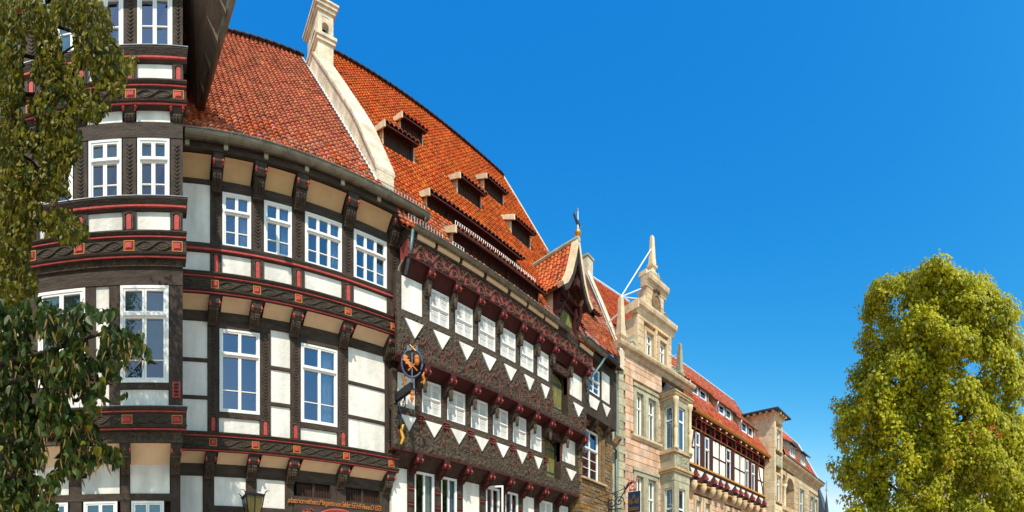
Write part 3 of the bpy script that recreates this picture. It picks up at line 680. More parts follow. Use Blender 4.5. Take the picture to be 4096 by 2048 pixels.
    part('roof', 'tile', T, lambda m: m.add([P1 + Vector((0, 0, .1)), P2 + Vector((0, 0, .1)), (-.75, 8.6, rz), (-.75, 12.5, rz), (1.2, 12.5, ze + .1), (uL - .6, 8.0, zi - .1), (uL - .6, 12.5, zi - .1), (su, 8.0, zi + .07), (su, 12.5, zi + .07)], [(0, 1, 7, 8, 4), (7, 2, 3, 8), (7, 5, 2), (5, 6, 3, 2)]))
    part('side_soffit', 'timber', T, lambda m: m.pu(uL - .6, .74, [(8.2, zi - .08), (8.2, zi - .02), (Yb + .2, zi + .06), (Yb + .2, zi)]))
    return T
bay_house()
# neighbour set back behind the lime tree
def far_left():
    Y = 10.6; T = thing('half_timbered_house', 'set-back timbered house half hidden behind the lime tree beside the bay', 'house', A, (-4.5, 10.6, 0))
    uR = A.U(140, Y); part('wall_core', 'timber', T, lambda m: m.box(-8, uR, Y + .05, 16, 0, 11.5))
    zs = [2.2, 5.0, 7.9]
    for i, z in enumerate(zs):
        box('rail', 'timber_beam', T, -8, uR, Y - .05, Y + .05, z - .2, z)
        for k in range(5):
            a = uR - .35 - k * 1.05
            window(T, Y - .06, a - .62, a, z + .6, z + 2.0, 2, .66, (.4,))
            box('infill_panel', 'plaster', T, a - .66, a + .04, Y - .02, Y + .05, z + .02, z + .55)
            box('post', 'timber', T, a + .06, a + .32, Y - .04, Y + .05, z, z + 2.6)
    part('roof', 'tile', T, lambda m: m.pu(-8.3, uR + .0, [(10.1, 11.4), (13, 16), (16, 11.4)]))
far_left()
# ------------------------------------------------------------------ fire wall with chimney between the two houses
def fire_wall():
    T = thing('fire_wall', 'pale stone party wall climbing between two tiled roofs', 'wall', A, (5.6, 10, 0))
    s = 1.64; z0 = EYE + 1.03 * 9.55 + .02; zf = lambda Y: z0 + s * (Y - 9.52)
    u0, u1 = 5.37, 5.86; n = 13; Ya, Yz = 9.75, 14.1
    for i in range(n):
        a, b = Ya + (Yz - Ya) * i / n, Ya + (Yz - Ya) * (i + 1) / n; h = .15 + .55 * min(1, (i + 1.5) / 5); h2 = .15 + .55 * min(1, (i + 2.5) / 5)
        part('wall_stone', 'stone_wall', T, lambda m: m.pu(u0 + R.uniform(0, .012), u1, [(a + .004, zf(a) - .5), (a + .004, zf(a) + h), (b - .004, zf(b) + h2), (b - .004, zf(b) - .5)]))
        for k in range(2):
            p, q = a + (b - a) * k / 2, a + (b - a) * (k + 1) / 2; hp, hq = h + (h2 - h) * k / 2, h + (h2 - h) * (k + 1) / 2
            part('coping_stone', 'stone_wall', T, lambda m: m.pu(u0 - .03, u1 + .03, [(p, zf(p) + hp + .003), (p, zf(p) + hp + .10), (q - .012, zf(q) + hq + .10), (q, zf(q) + hq + .003)]))
    part('lead_flashing', 'white_metal', T, lambda m: m.pu(u0 - .07, u0 - .002, [(9.7, zf(9.7) + .04), (9.7, zf(9.7) + .10), (15.0, zf(15.0) + .10), (15.0, zf(15.0) + .04)]))
    m = Mb(); y = 9.8
    while y < 14.9: m.box(u0 - .11, u0 - .06, y, y + .06, zf(y) + .05, zf(y) + .12); y += .13
    m.obj('step_flashing', 'slate', T)
    # chimney
    c = thing('chimney', 'stone chimney with arched openings and moulded cap above the party wall', 'chimney', A, (5.63, 14.0, 0))
    a, b, ya, yb = 5.38, 5.92, 13.62, 14.55; e = EYE
    def slab(name, z0, z1, o, mat='stone_wall'): return box(name, mat, c, a - o, b + o, ya - o, yb + o, z0, z1)
    slab('shaft', e + 16.2, e + 17.95, 0)
    slab('string_course', e + 17.95, e + 18.06, .05); slab('string_course', e + 18.063, e + 18.16, .09)
    # open lantern: four piers, arch heads
    for pu in (a, b - .15):
        for pv in (ya, yb - .2): box('pier', 'stone_wall', c, pu, pu + .15, pv, pv + .2, e + 18.163, e + 18.78)
    def arch(u0, u1, zb, zt, r, cz):
        cx = (u0 + u1) / 2; pts = [(u0, zt), (u0, zb), (cx - r, zb)] + [(cx - r * math.cos(math.pi * i / 8), cz + r * math.sin(math.pi * i / 8)) for i in range(9)] + [(cx + r, zb), (u1, zb), (u1, zt)]; return pts
    part('arch_head', 'stone_wall', c, lambda m: m.py(arch(a + .152, b - .152, e + 18.5, e + 18.9, (b - a - .306) / 2, e + 18.5), ya + .01, ya + .19))
    part('arch_head', 'stone_wall', c, lambda m: m.loft([[(x, y, z) for y, z in arch(ya + .202, yb - .202, e + 18.4, e + 18.9, (yb - ya - .41) / 2, e + 18.4)] for x in (a + .01, a + .14)]))
    part('arch_head', 'stone_wall', c, lambda m: m.loft([[(x, y, z) for y, z in arch(ya + .202, yb - .202, e + 18.4, e + 18.9, (yb - ya - .41) / 2, e + 18.4)] for x in (b - .14, b - .01)]))
    box('flue', 'dark_room', c, a + .16, b - .16, ya + .25, yb - .25, e + 18.17, e + 18.8)
    slab('cap', e + 18.78, e + 18.92, .0); slab('cap', e + 18.923, e + 19.02, .05); slab('cap', e + 19.023, e + 19.12, .10); slab('cap', e + 19.123, e + 19.18, .14)
fire_wall()
# ------------------------------------------------------------------ richly carved house
def relief(u0, u1, z0, z1, Y, amp, fu=7, seed=0):
    m = Mb(); nu = max(4, int((u1 - u0) / .035)); nz = max(4, int((z1 - z0) / .035))
    V = []
    for j in range(nz + 1):
        for i in range(nu + 1):
            u, z = u0 + (u1 - u0) * i / nu, z0 + (z1 - z0) * j / nz
            n = abs(noise.noise(Vector((u * fu, z * fu, seed)))) * 1.3 + abs(noise.noise(Vector((u * fu * 2.1, z * fu * 2.1, seed + 9)))) * .7
            e = min(1, i / 1.5, (nu - i) / 1.5, j / 1.5, (nz - j) / 1.5)
            V.append((u, Y - amp * n * e, z))
    Fc = [(j * (nu + 1) + i, j * (nu + 1) + i + 1, (j + 1) * (nu + 1) + i + 1, (j + 1) * (nu + 1) + i) for j in range(nz) for i in range(nu)]
    k = len(V); V += [(u0, Y + .1, z0), (u1, Y + .1, z0), (u1, Y + .1, z1), (u0, Y + .1, z1)]
    c = (0, nu, nz * (nu + 1) + nu, nz * (nu + 1))
    Fc += [(c[1], c[0], k, k + 1), (c[3], c[2], k + 2, k + 3), (c[0], c[3], k + 3, k), (c[2], c[1], k + 1, k + 2)]
    return m.add(V, Fc)
def house_two():
    T = thing('half_timbered_house', 'dark carved half-timbered house with white lattice windows and white triangles under them', 'house', A, (10, 10.2, 0))
    Y2, Y1, Y0 = 9.7, 10.05, 10.43; Z = A.Z; e = EYE
    uL, uR = A.U(1592, Y2), A.U(2340, Y2)
    part('wall_core', 'timber', T, lambda m: m.box(6.26, uR - .05, Y0 + .36, 17, 0, e + 9.0))
    part('wall_core', 'timber', T, lambda m: m.box(6.26, uR - .05, Y1 + .36, Y0 + .36, e + 3.95, e + 9.0))
    part('wall_core', 'timber', T, lambda m: m.box(6.26, uR - .05, Y2 + .40, Y1 + .36, e + 6.25, e + 9.0))
    def storey(Y, panels, wins, zt, zb, trit, trib, zap, door, cons, seed, zco, Yco):
        """one carved storey: plaster panels, lattice windows, posts, carved apron with white triangles"""
        edges = sorted(panels + wins + ([door[:2]] if door else []))
        # apron pieces between bay centres
        pl = [(edges[i][1], edges[i + 1][0]) for i in range(len(edges) - 1)] + [(edges[-1][1], edges[-1][1] + 11)]
        pl = [(edges[0][0] - 22, edges[0][0])] + pl
        for i, (a, b) in enumerate(pl):
            ua, ub = A.U(a, Y), A.U(b, Y)
            if door and abs(b - door[0]) < 1: ub = A.U(door[2], Y)
            if door and abs(a - door[1]) < 1: ua = A.U(door[3], Y)
            o = box('post', 'timber', T, ua, ub, Y, Y + .15, zb - .03, zt + .05)
            relief(ua + .01, ub - .01, zb, zt - .25, Y - .002, .03, 9, seed + i).obj('post_carving', 'timber_carved', o)
        for a, b in panels: box('infill_panel', 'plaster', T, A.U(a, Y) + .003, A.U(b, Y) - .003, Y + .02, Y + .14, zb, zt)
        for a, b in wins:
            ua, ub = A.U(a, Y) + .003, A.U(b, Y) - .003
            wo = window(T, Y, ua, ub, zb, zt, 2, .5, (), fw=.032, glassm='glass_clear', back='dark_room'); lattice(wo, Y, ua, ub, zb, zt, .04)
        ends = [(p[0], p[1]) for p in edges]
        zs = zb - .09
        for i, (a, b) in enumerate(ends):
            la = pl[i][0] if i == 0 else (pl[i][0] + pl[i][1]) / 2; rb = (pl[i + 1][0] + pl[i + 1][1]) / 2 if i + 1 < len(pl) - 1 else pl[-1][1]
            ua, ub = A.U(la, Y), A.U(rb, Y)
            if door and (a, b) == tuple(door[:2]):
                da, db = A.U(door[2], Y), A.U(door[3], Y)
                relief(ua + .003, ub - .003, zap, door[5], Y - .06, .04, 8, seed + i + 30).obj('carved_apron', 'timber_carved', T)
                for p, q in ((ua, da), (db, ub)): relief(p + .003, q - .003, door[5], zs, Y - .06, .03, 8, seed + i + 31).obj('carved_apron', 'timber_carved', T)
                continue
            box('sill', 'timber_carved', T, ua, ub, Y - .05, Y + .1, zs, zb)
            relief(ua + .003, ub - .003, zap, zs, Y - .06, .045, 8, seed + i + 50).obj('carved_apron', 'timber_carved', T)
            c0, c1 = A.U(a + 4, Y), A.U(b - 6, Y)
            part('white_triangle', 'plaster', T, lambda m: m.py([(c0, trit), ((c0 + c1) / 2 + .02, trib), (c1, trit)], Y - .115, Y - .02))
        box('apron_edge', 'timber_red', T, A.U(pl[0][0], Y), A.U(pl[-1][1], Y), Y - .075, Y + .2, zap - .05, zap)
        # coved boards, joist heads and figure brackets above the windows
        for i in range(len(pl) - 1): cove(T, A.U(pl[i][1], Y) - .02, A.U(pl[i + 1][0], Y) + .02, Yco, zco, Y + .02, zt + .03, 'timber_red')
        for i, c in enumerate(cons):
            u = A.U(c, Y); w = .17
            joist_head(T, u, w, Y + .05, Yco - .06, zco - .24, zco, 'timber_red', True)
            k = console(T, u, w * .8, Y - .0, Yco + .05, zco - .24, zt - .30, 'timber_carved')
            # small carved figure on the bracket
            part('carved_figure', 'timber_carved', k, lambda m: m.lathe((u, Yco + .08, zco - .66), [(.0, 0), (.05, .02), (.045, .10), (.065, .2), (.06, .27), (.03, .30), (.045, .34), (.045, .39), (0, .42)], 7), smooth=True)
        return pl
    def gdoor(a, b, Y, z0, z1, deep=.24):
        ua, ub = A.U(a, Y), A.U(b, Y); c = (ua + ub) / 2; Yd = Y + deep
        n = 12; hw = (ub - ua) / 2
        o = part('loading_door', 'dark_room', T, lambda m: m.box(ua, ub, Yd + .04, Yd + .08, z0, z1))
        for i in range(4):
            p, q = ua + (ub - ua) * i / 4, ua + (ub - ua) * (i + 1) / 4
            def ht(x): return z1 - .20 * (abs(x - c) / hw) ** 2
            part('plank', 'green_door', o, lambda m: m.py([(p + .004, z0), (q - .004, z0), (q - .004, ht(q)), (p + .004, ht(p))], Yd + R.uniform(0, .01), Yd + .04))
        for z in (z0 + (z1 - z0) * .2, z0 + (z1 - z0) * .78):
            part('strap_hinge', 'iron_blue', o, lambda m: (m.box(ua, ub - .03, Yd - .012, Yd - .001, z - .018, z + .018), m.tube([(ub - .12, Yd - .01, z + .07), (ub - .16, Yd - .01, z), (ub - .12, Yd - .01, z - .07)], .012, 4), m.tube([(ua + .17, Yd - .01, z + .06), (ua + .12, Yd - .01, z), (ua + .17, Yd - .01, z - .06)], .012, 4)))
        box('door_jamb', 'timber', T, ub, ub + .03, Y - .03, Yd + .08, z0, z1 + .1); box('door_jamb', 'timber', T, ua - .03, ua, Y - .03, Yd + .08, z0, z1 + .1)
        box('red_line', 'red_faded', T, ub + .004, ub + .026, Y - .045, Y - .028, z0, z1 - .05)
        # scalloped red hood
        box('door_hood', 'timber', T, ua - .03, ub + .03, Y - .02, Y + .1, z1 - .03, z1 + .25)
        pts = []
        for s in range(3):
            for k in range(5): pts.append((ua + (ub - ua) * (s + k / 4) / 3, Y - .03, z1 + .02 + .05 * abs(math.sin(math.pi * k / 4)) + (.08 if s == 1 else 0)))
        part('hood_edge', 'red_faded', T, lambda m: m.tube(pts, .014, 5))
    # second floor
    zt, zb = Z(1727, 1154, Y2), Z(1719, 1288, Y2)
    wins2 = [(1719, 1796), (1821, 1891), (1914, 1981), (2002, 2062), (2082, 2133), (2150, 2194)]
    Yf = 9.44; zf0, zf1 = e + .9007 * Yf, e + .947 * Yf
    d2 = (2210, 2268, 2208, 2268, Z(2210, 1470, Y2), Z(2210, 1640, Y2))
    zap2 = e + .6427 * (Y2 - .06)
    con2 = [1704, 1808, 1902, 1991, 2072, 2141, 2202, 2273, 2334]
    storey(Y2, [(1606, 1690), (2279, 2329)], wins2, zt, zb, Z(1726, 1316, Y2 - .1), Z(1757, 1394, Y2 - .1), zap2, d2, con2, 3, zf0, Yf + .03)
    gdoor(2208, 2268, Y2, d2[5], d2[4])
    # red ogee arches over the carved figures
    ends = [(1606, 1690)] + wins2 + [(2279, 2329)]
    for i, (a, b) in enumerate(ends):
        ua, ub = A.U(a, Y2), A.U(b, Y2); wd = ub - ua + .14
        for k in (0, 1):
            c = ua - .07 + wd * (.25 + .5 * k); r = wd * .22
            part('red_arch_line', 'red_faded', T, lambda m: m.tube([(c + r * math.cos(math.pi - math.pi * q / 12), Y2 - .115, zap2 + .06 + .34 * math.sin(math.pi * q / 12) ** .7) for q in range(13)], .008, 5))
        c = ub + .06
        part('red_arch_line', 'red_faded', T, lambda m: m.tube([(c - .2, Y2 - .115, zap2 + .36), (c - .09, Y2 - .12, zap2 + .43), (c, Y2 - .12, zap2 + .62), (c + .09, Y2 - .12, zap2 + .43), (c + .2, Y2 - .115, zap2 + .36)], .011, 5))
    # first floor
    zt, zb = Z(1696, 1519, Y1), Z(1688, 1652, Y1)
    wins1 = [(1688, 1764), (1789, 1861), (1884, 1951), (1972, 2032), (2052, 2105), (2122, 2166)]
    d1 = (2184, 2239, 2182, 2239, Z(2184, 1742, Y1), Z(2184, 1905, Y1)); zap1 = e + .403 * (Y1 - .06)
    con1 = [1675, 1777, 1873, 1962, 2042, 2113, 2175, 2244, 2308]
    storey(Y1, [(1590, 1661), (2250, 2302)], wins1, zt, zb, Z(1692, 1680, Y1 - .1), Z(1725, 1748, Y1 - .1), zap1, d1, con1, 103, zap2 - .05, Y2 - .02)
    gdoor(2182, 2239, Y1, d1[5], d1[4])
    for i, px in enumerate((1675, 1777, 1873, 1962, 2042, 2113, 2175)):   # little red marks carved below the posts
        u = A.U(px, Y1); z = zb - .13; y = Y1 - .125
        for k, (w, dz) in enumerate(((.10, 0), (.05, -.07), (.10, -.14))): part('red_mark', 'red_faded', T, lambda m: m.box(u - w, u + w, y, y + .06, z + dz - .012, z + dz + .012))
        part('red_mark', 'red_faded', T, lambda m: m.tube([(u - .05, y, z - .33), (u, y, z - .24), (u, y, z - .18), (u, y, z - .24), (u + .05, y, z - .33)], .011, 4))
    for i, (a, b) in enumerate([(1590, 1661)] + wins1):
        c = (A.U(a, Y1) + A.U(b, Y1)) / 2
        for k in range(3):
            x, z = c + R.choice((-1, 1)) * R.uniform(.15, .36), zap1 + R.uniform(.25, .62); r = R.uniform(.04, .08); y = Y1 - .125; t = R.uniform(0, 3)
            part('red_mark', 'red_faded', T, lambda m: m.tube([(x + r * .45 * math.cos(t + q * .55) + (q * .01), y, z + r * math.sin(q * .55)) for q in range(R.randint(4, 12))], .011, 4))
        part('red_arch_line', 'red_faded', T, lambda m: m.tube([(A.U(b, Y1) + .02 + .14 * q / 6, Y1 - .03, zb + .45 + .06 * math.sin(math.pi * q / 6)) for q in range(7)], .012, 4))
    part('gilt_lion', 'gold', T, lambda m: m.tube([(A.U(1592, Y1), Y1 - .13, zap1 + .06), (A.U(1600, Y1), Y1 - .15, zap1 + .22), (A.U(1592, Y1), Y1 - .14, zap1 + .4), (A.U(1598, Y1), Y1 - .15, zap1 + .55), (A.U(1588, Y1), Y1 - .14, zap1 + .5)], [.03, .06, .05, .06, .02], 6))
    # ground floor
    zt = Z(1665, 1884, Y0); zb = 2.0
    gw = [(1657, 1738), (1763, 1828), (1942, 1999), (2020, 2073), (2157, 2210), (2235, 2272)]; gp = [(1568, 1630), (1850, 1919), (2090, 2138)]
    al = sorted(gw + gp)
    for i, (a, b) in enumerate(gw):
        ua, ub = A.U(a, Y0), A.U(b, Y0)
        wo = window(T, Y0, ua + .004, ub - .004, zb, zt, 2, .56, (.5,) if i < 4 else (), fw=.035, glassm='glass_clear' if i != 1 else 'glass', curtain=[(.52, .95)] if i < 2 else None)
        if i >= 4: lattice(wo, Y0, ua, ub, zb, zt)
        if i == 2:                                              # one casement stands open
            part('open_casement', 'white_paint', wo, lambda m: [m.add([(ua + p[0] * .35, Y0 - p[0] * .42, p[1]), (ua + p[2] * .35, Y0 - p[2] * .42, p[1]), (ua + p[2] * .35, Y0 - p[2] * .42, p[3]), (ua + p[0] * .35, Y0 - p[0] * .42, p[3]), (ua + p[0] * .35 + .02, Y0 - p[0] * .42 + .02, p[1]), (ua + p[2] * .35 + .02, Y0 - p[2] * .42 + .02, p[1]), (ua + p[2] * .35 + .02, Y0 - p[2] * .42 + .02, p[3]), (ua + p[0] * .35 + .02, Y0 - p[0] * .42 + .02, p[3])],
                 [(0, 1, 2, 3), (7, 6, 5, 4), (0, 4, 5, 1), (1, 5, 6, 2), (2, 6, 7, 3), (3, 7, 4, 0)]) for p in ((0, zb, .1, zt), (.9, zb, 1, zt), (.1, zb, .9, zb + .05), (.1, zt - .05, .9, zt), (.1, zb + .7, .9, zb + .74))])
    for a, b in gp: box('infill_panel', 'plaster', T, A.U(a, Y0) + .004, A.U(b, Y0) - .004, Y0 + .02, Y0 + .14, .5, zt)
    for i in range(len(al)):
        a, b = al[i][1], al[i + 1][0] if i + 1 < len(al) else 2296
        ua, ub = A.U(a, Y0), A.U(b, Y0); o = box('post', 'timber', T, ua, ub, Y0 - .02, Y0 + .15, .3, zt + .05)
        for k in range(3):
            for q in range(3): box('red_groove', 'red_faded' if q == 1 else 'timber_red', o, ua + .01, ub - .01, Y0 - .035, Y0 - .02, zt - .05 - k * .42 - q * .05, zt - .025 - k * .42 - q * .05)
    for i in range(len(al)): cove(T, A.U(al[i][0], Y0) - .06, A.U(al[i][1], Y0) + .06, Y1 - .0, zap1 - .05, Y0 + .02, zt + .02, 'timber')
    for c in (1643, 1750, 1839, 1930, 2009, 2081, 2147, 2222, 2290):
        joist_head(T, A.U(c, Y0), .17, Y0 + .05, Y1 - .08, zap1 - .28, zap1 - .05, 'timber_red'); console(T, A.U(c, Y0), .13, Y0, Y1 + .02, zap1 - .28, zt - .14, 'timber_red')
    # carved frieze under the eaves: red ground with dark scrolls
    uf0 = A.U(1632, Yf)
    fz = box('frieze_board', 'red_faded', T, uf0, uR + .12, Yf, Y2 + .1, zf0 + .02, zf1)
    box('frieze_edge', 'timber_beam', fz, uf0, uR + .13, Yf - .03, Y2, zf1 + .001, zf1 + .05); box('frieze_edge', 'timber_red', fz, uf0, uR + .13, Yf - .025, Y2, zf0 - .02, zf0 + .018)
    h = zf1 - zf0; zc = (zf0 + zf1) / 2; u = uf0; k = 0
    while u < uR - .05:
        st = R.uniform(.2, .33); sg = 1 if k % 2 else -1; ph = R.uniform(-.6, .6); j = R.uniform(.7, 1.2)
        part('frieze_scroll', 'timber_carved', fz, lambda m: (m.tube([(u + st * q / 8, Yf - .01, zc + h * .34 * math.sin(math.pi * q / 8) * sg) for q in range(9)], [.02, .03, .045, .05, .05, .045, .035, .025, .02], 5),
             m.tube([(u + st * .5 + .07 * j * math.cos(q * .75 + ph) * (1 - q * .09), Yf - .012, zc - sg * h * .14 + .07 * j * math.sin(q * .75 + ph) * (1 - q * .09)) for q in range(8)], .026, 5),
             m.tube([(u, Yf - .01, zc + .40 * sg * h), (u + st * .4, Yf - .02, zc + .30 * sg * h * j), (u + st * .95, Yf - .01, zc + .46 * sg * h)], [.015, .05, .01], 5),
             m.tube([(u + st * .1, Yf - .01, zc - .44 * sg * h), (u + st * .5, Yf - .02, zc - .42 * sg * h), (u + st * .9, Yf - .01, zc - .3 * sg * h)], [.015, .035, .02], 5)))
        u += st; k += 1
    # eaves
    Ye, He, s = 9.4, 9.18, 1.8; zg = e + He
    ug0, ug1 = A.U(1652, 9.3), A.U(2278, 9.3)
    part('soffit', 'timber', T, lambda m: m.pu(uf0, uR + .6, [(Ye - .02, zg - .06), (Ye - .02, zg), (Y2 + .3, zg + .2), (Y2 + .3, zf1 + .052), (Yf - .02, zf1 + .052)]))
    for a, b in ((1668, 1738), (1750, 1836), (1848, 1932), (1945, 2028), (2041, 2104), (2113, 2173), (2180, 2230), (2319, 2370)):
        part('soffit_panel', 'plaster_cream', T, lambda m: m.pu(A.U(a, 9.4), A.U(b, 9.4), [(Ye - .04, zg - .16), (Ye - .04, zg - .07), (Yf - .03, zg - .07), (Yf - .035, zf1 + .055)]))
    gutter(T, ug0, ug1, 9.3, zg - .02, .085); gutter(T, A.U(2322, 9.25), A.U(2424, 9.25), 9.25, zg + .06, .085)
    # roof
    rp = lambda px, py: onroof(A, px, py, Ye, He, s)
    Yr = 15.5; verge = [(13.75, 9.4), (15.15, 12.77), (15.2, 15.5)]
    poly = [(5.87, 9.36)] + verge + [(5.87, 15.5)]
    dorm = [dict(pl=1540, pr=1648, pbl=587, ptl=510), dict(pl=1608, pr=1684, pbl=528, ptl=474), dict(pl=1836, pr=1918, pbl=775, ptl=712), dict(pl=1941, pr=2008, pbl=770, ptl=712), dict(pl=2050, pr=2116, pbl=940, ptl=875),
            dict(pl=1714, pr=2062, pbl=832, ptl=781, divs=(.2, .42, .64, .84)), dict(pl=1818, pr=2150, pbl=983, ptl=925, divs=(.2, .4, .6, .8))]
    holes = []
    for d in dorm:
        o, q = shed_dormer(T, A, He=He, Ye=Ye, s=s, **d); holes.append((q[0] - .05, q[1] + .05, q[2] - .1, q[3] - .1))
    ip = pointin(poly); hu = 12.36
    def inside(u, Y):
        if not ip(u, Y): return False
        for a, b, c, d in holes:
            if a < u < b and c < Y < d: return False
        if abs(u - hu) < .62 and Y < 10.0: return False
        return True
    zz = lambda Y: zg + s * (Y - Ye)
    tile_roof(T, 5.87, 15.3, Ye - .04, zz(Ye - .04) + .02, s, Yr, inside, deckpoly=[(u, Y, zz(Y) - .03) for u, Y in poly])
    for i in range(38):
        a, b = 5.87 + 9.3 * i / 38, 5.87 + 9.3 * (i + 1) / 38; z = zz(Yr)
        m2 = Mb(); m2.loft([[(uu, Yr + .17 * math.cos(t) * f, z - .02 + .14 * math.sin(t) * f) for t in [math.pi * q / 6 for q in range(7)]] for uu, f in ((a, 1.1), (b + .03, .92))]); m2.obj('ridge_tile', 'slate', T)
    part('rear_slope', 'tile', T, lambda m: m.add([(5.87, Yr, zz(Yr)), (15.2, Yr, zz(Yr)), (15.2, 21.5, zg), (5.87, 21.5, zg)], [(0, 1, 2, 3)]))
    part('verge_board', 'stone_cream', T, lambda m: m.loft([[(u, Y, zz(Y) - .1), (u + .1, Y, zz(Y) - .1), (u + .1, Y, zz(Y) + .12), (u, Y, zz(Y) + .12)] for u, Y in verge]))
    part('gable_wall', 'timber_red', T, lambda m: m.add([(13.75, 9.5, zz(9.4)), (15.15, 12.77, zz(12.77) - .1), (15.2, 15.5, zz(15.5) - .1), (15.2, 21, zg), (13.75, 21, zg)], [(0, 1, 2, 3, 4)]))
    za = e + 1.04 * 9.72
    rail(T, [(A.U(1822, 9.46), 9.46, e + 9.90), (A.U(2140, 9.46), 9.46, e + 9.90)], .2, .075, 'white_metal')
    rail(T, [(ug0, 9.5, zz(9.5) + .04), (A.U(1770, 9.5), 9.5, zz(9.5) + .04)], .2, .08, 'lead'); rail(T, [(A.U(1812, 9.45), 9.45, zz(9.45) + .03), (A.U(1855, 9.45), 9.45, zz(9.45) + .03)], .2, .08, 'white_metal')
    rail(T, [(A.U(2190, 9.45), 9.45, zz(9.45)), (A.U(2236, 9.45), 9.45, zz(9.45))], .18, .07, 'lead')
    # ---- hoist gable
    G = 9.15; hw = .66; zE, zA = e + 10.35, e + 12.13
    gd = part('hoist_dormer', 'timber', T, lambda m: m.box(hu - .5, hu + .5, G + .5, 11.2, zf1 + .05, zE + .25))
    part('gable_board', 'timber', gd, lambda m: m.py([(hu - .52, zE - .1), (hu + .52, zE - .1), (hu + .52, zE + .3), (hu, zA - .25), (hu - .52, zE + .3)], G + .42, G + .5))
    for sx in (-1, 1):
        part('corner_post', 'timber_red', gd, lambda m: m.box(hu + sx * .50 - .07, hu + sx * .50 + .07, G + .30, G + .5, zf1, zE + .05))
        part('curved_brace', 'timber_red', gd, lambda m: m.tube([(hu + sx * .50, G + .3, zE - .75), (hu + sx * .46, G + .12, zE - .45), (hu + sx * .34, G + .05, zE - .2), (hu + sx * .48, G + .02, zE + .1), (hu + sx * .26, G + .04, zE + .45), (hu + sx * .2, G + .06, zE + .8), (hu + sx * .04, G + .08, zE + 1.2)], .07, 6))
        # tile-hung side cheeks
        for q in range(8):
            y0 = G + .45 + q * .16; part('cheek_tile', 'stone_cream', gd, lambda m: m.box(hu + sx * .535 - .022, hu + sx * .535 + .022 + R.uniform(0, .01), y0, y0 + .155, zz(max(y0, 9.35)) - .05 if y0 > 9.5 else zf1 + .1, zE + .02))
        # concave roof slopes of tiles
        prof = [(0, zA), (.16, zA - .62), (.36, zA - 1.25), (.58, zA - 1.66), (.80, zA - 1.86)]
        part('gable_roof', 'roof_deck', gd, lambda m: m.loft([[(hu + sx * d, y, z) for d, z in prof] + [(hu + sx * (d - .03), y, z - .07) for d, z in prof[::-1]] for y in (G - .1, 11.3)]))
        J = Mb(); V, Fc = tile_data(.17, .2, .02)
        L = 0; seg = []
        for i in range(len(prof) - 1):
            (d0, z0), (d1, z1) = prof[i], prof[i + 1]; n = max(1, round(math.hypot(d1 - d0, z1 - z0) / .19)); 
            for k in range(n): t = (k + 1) / n; seg.append((d0 + (d1 - d0) * t, z0 + (z1 - z0) * t, math.atan2(z0 - z1, d1 - d0)))
        for d, z, ph in seg:
            y = G - .02
            while y < 11.25:
                c_, s_ = math.cos(ph), math.sin(ph)
                J.add([(hu + sx * (d - (yy * c_ - zz_ * s_)), y + xx, z + yy * s_ + zz_ * c_ + .01) for xx, yy, zz_ in V], Fc); y += .17
        J.obj('roof_tiles', 'tile', gd, stuff=True)
        part('verge_tiles', 'stone_cream', gd, lambda m: m.loft([[(hu + sx * (d + .05), y, z + .04) for d, z in prof] + [(hu + sx * (d - .02), y, z - .06) for d, z in prof[::-1]] for y in (G - .14, G + .12)]))
        part('barge_board', 'timber', gd, lambda m: m.loft([[(hu + sx * (d - .01), y, z - .05) for d, z in prof] + [(hu + sx * max(0, d - .10), y, z - .2) for d, z in prof[::-1]] for y in (G - .13, G - .06)]))
    part('ridge_roll', 'stone_grey', gd, lambda m: m.tube([(hu, G - .15, zA + .03), (hu, 11.3, zA + .03)], .09, 8))
    part('hoist_beam', 'timber_red', gd, lambda m: m.box(hu - .09, hu + .09, G - .12, G + .5, zE + .25, zE + .48))
    part('tie_beam', 'timber_red', gd, lambda m: m.box(hu - .5, hu + .5, G + .25, G + .42, zE - .05, zE + .08))
    z0, z1 = zf1 + .03, zE - .35
    for i in range(4):
        x = hu - .40 + .2 * i; part('plank', 'green_door', gd, lambda m: m.py([(x + .004, z0), (x + .196, z0), (x + .196, z1 - (.1 if i == 3 else 0)), (x + .004, z1 - (.1 if i == 0 else 0))], G + .46, G + .495))
    for z in (z0 + .25, z1 - .45): part('strap_hinge', 'iron_blue', gd, lambda m: m.box(hu - .40, hu + .34, G + .44, G + .459, z - .02, z + .02))
    part('hood_edge', 'red_faded', gd, lambda m: m.tube([(hu - .42 + .84 * q / 8, G + .40, z1 + .05 + .12 * math.sin(math.pi * q / 8)) for q in range(9)], .02, 5))
    # rain pipes
    zg1 = e + 1.03 * 9.55
    part('rain_pipe', 'zinc', T, lambda m: m.tube([(A.U(1706, 9.5), 9.5, zg1 - .12), (A.U(1690, 9.5), 9.52, zg1 - .42), (A.U(1640, 9.6), 9.62, Z(1640, 985, 9.6)), (A.U(1598, 9.75), 9.72, Z(1598, 1075, 9.75)), (A.U(1588, 9.8), 9.8, Z(1588, 1130, 9.8)), (A.U(1588, 9.8), 9.8, e + 6.4)], .055, 8), smooth=True)
    part('rain_pipe', 'copper', T, lambda m: m.tube([(A.U(1652, 9.32), 9.32, zg - .1), (A.U(1645, 9.4), 9.42, zg - .5), (A.U(1622, 9.6), 9.6, zg - 1.0)], .045, 8), smooth=True)
    part('rain_pipe', 'copper', T, lambda m: m.tube([(A.U(2420, 9.25), 9.25, zg + .0), (A.U(2412, 9.25), 9.28, zg - .25), (A.U(2375, 9.45), 9.45, Z(2375, 1495, 9.45)), (A.U(2352, 9.6), 9.58, Z(2352, 1540, 9.6)), (A.U(2350, 9.6), 9.58, Z(2350, 1600, 9.6))], .045, 8), smooth=True)
    # weathervane
    v = thing('weathervane', 'gilt ball and small blue animal vane on top of the hoist gable', 'weathervane', A, (hu, G - .1, zA + .05))
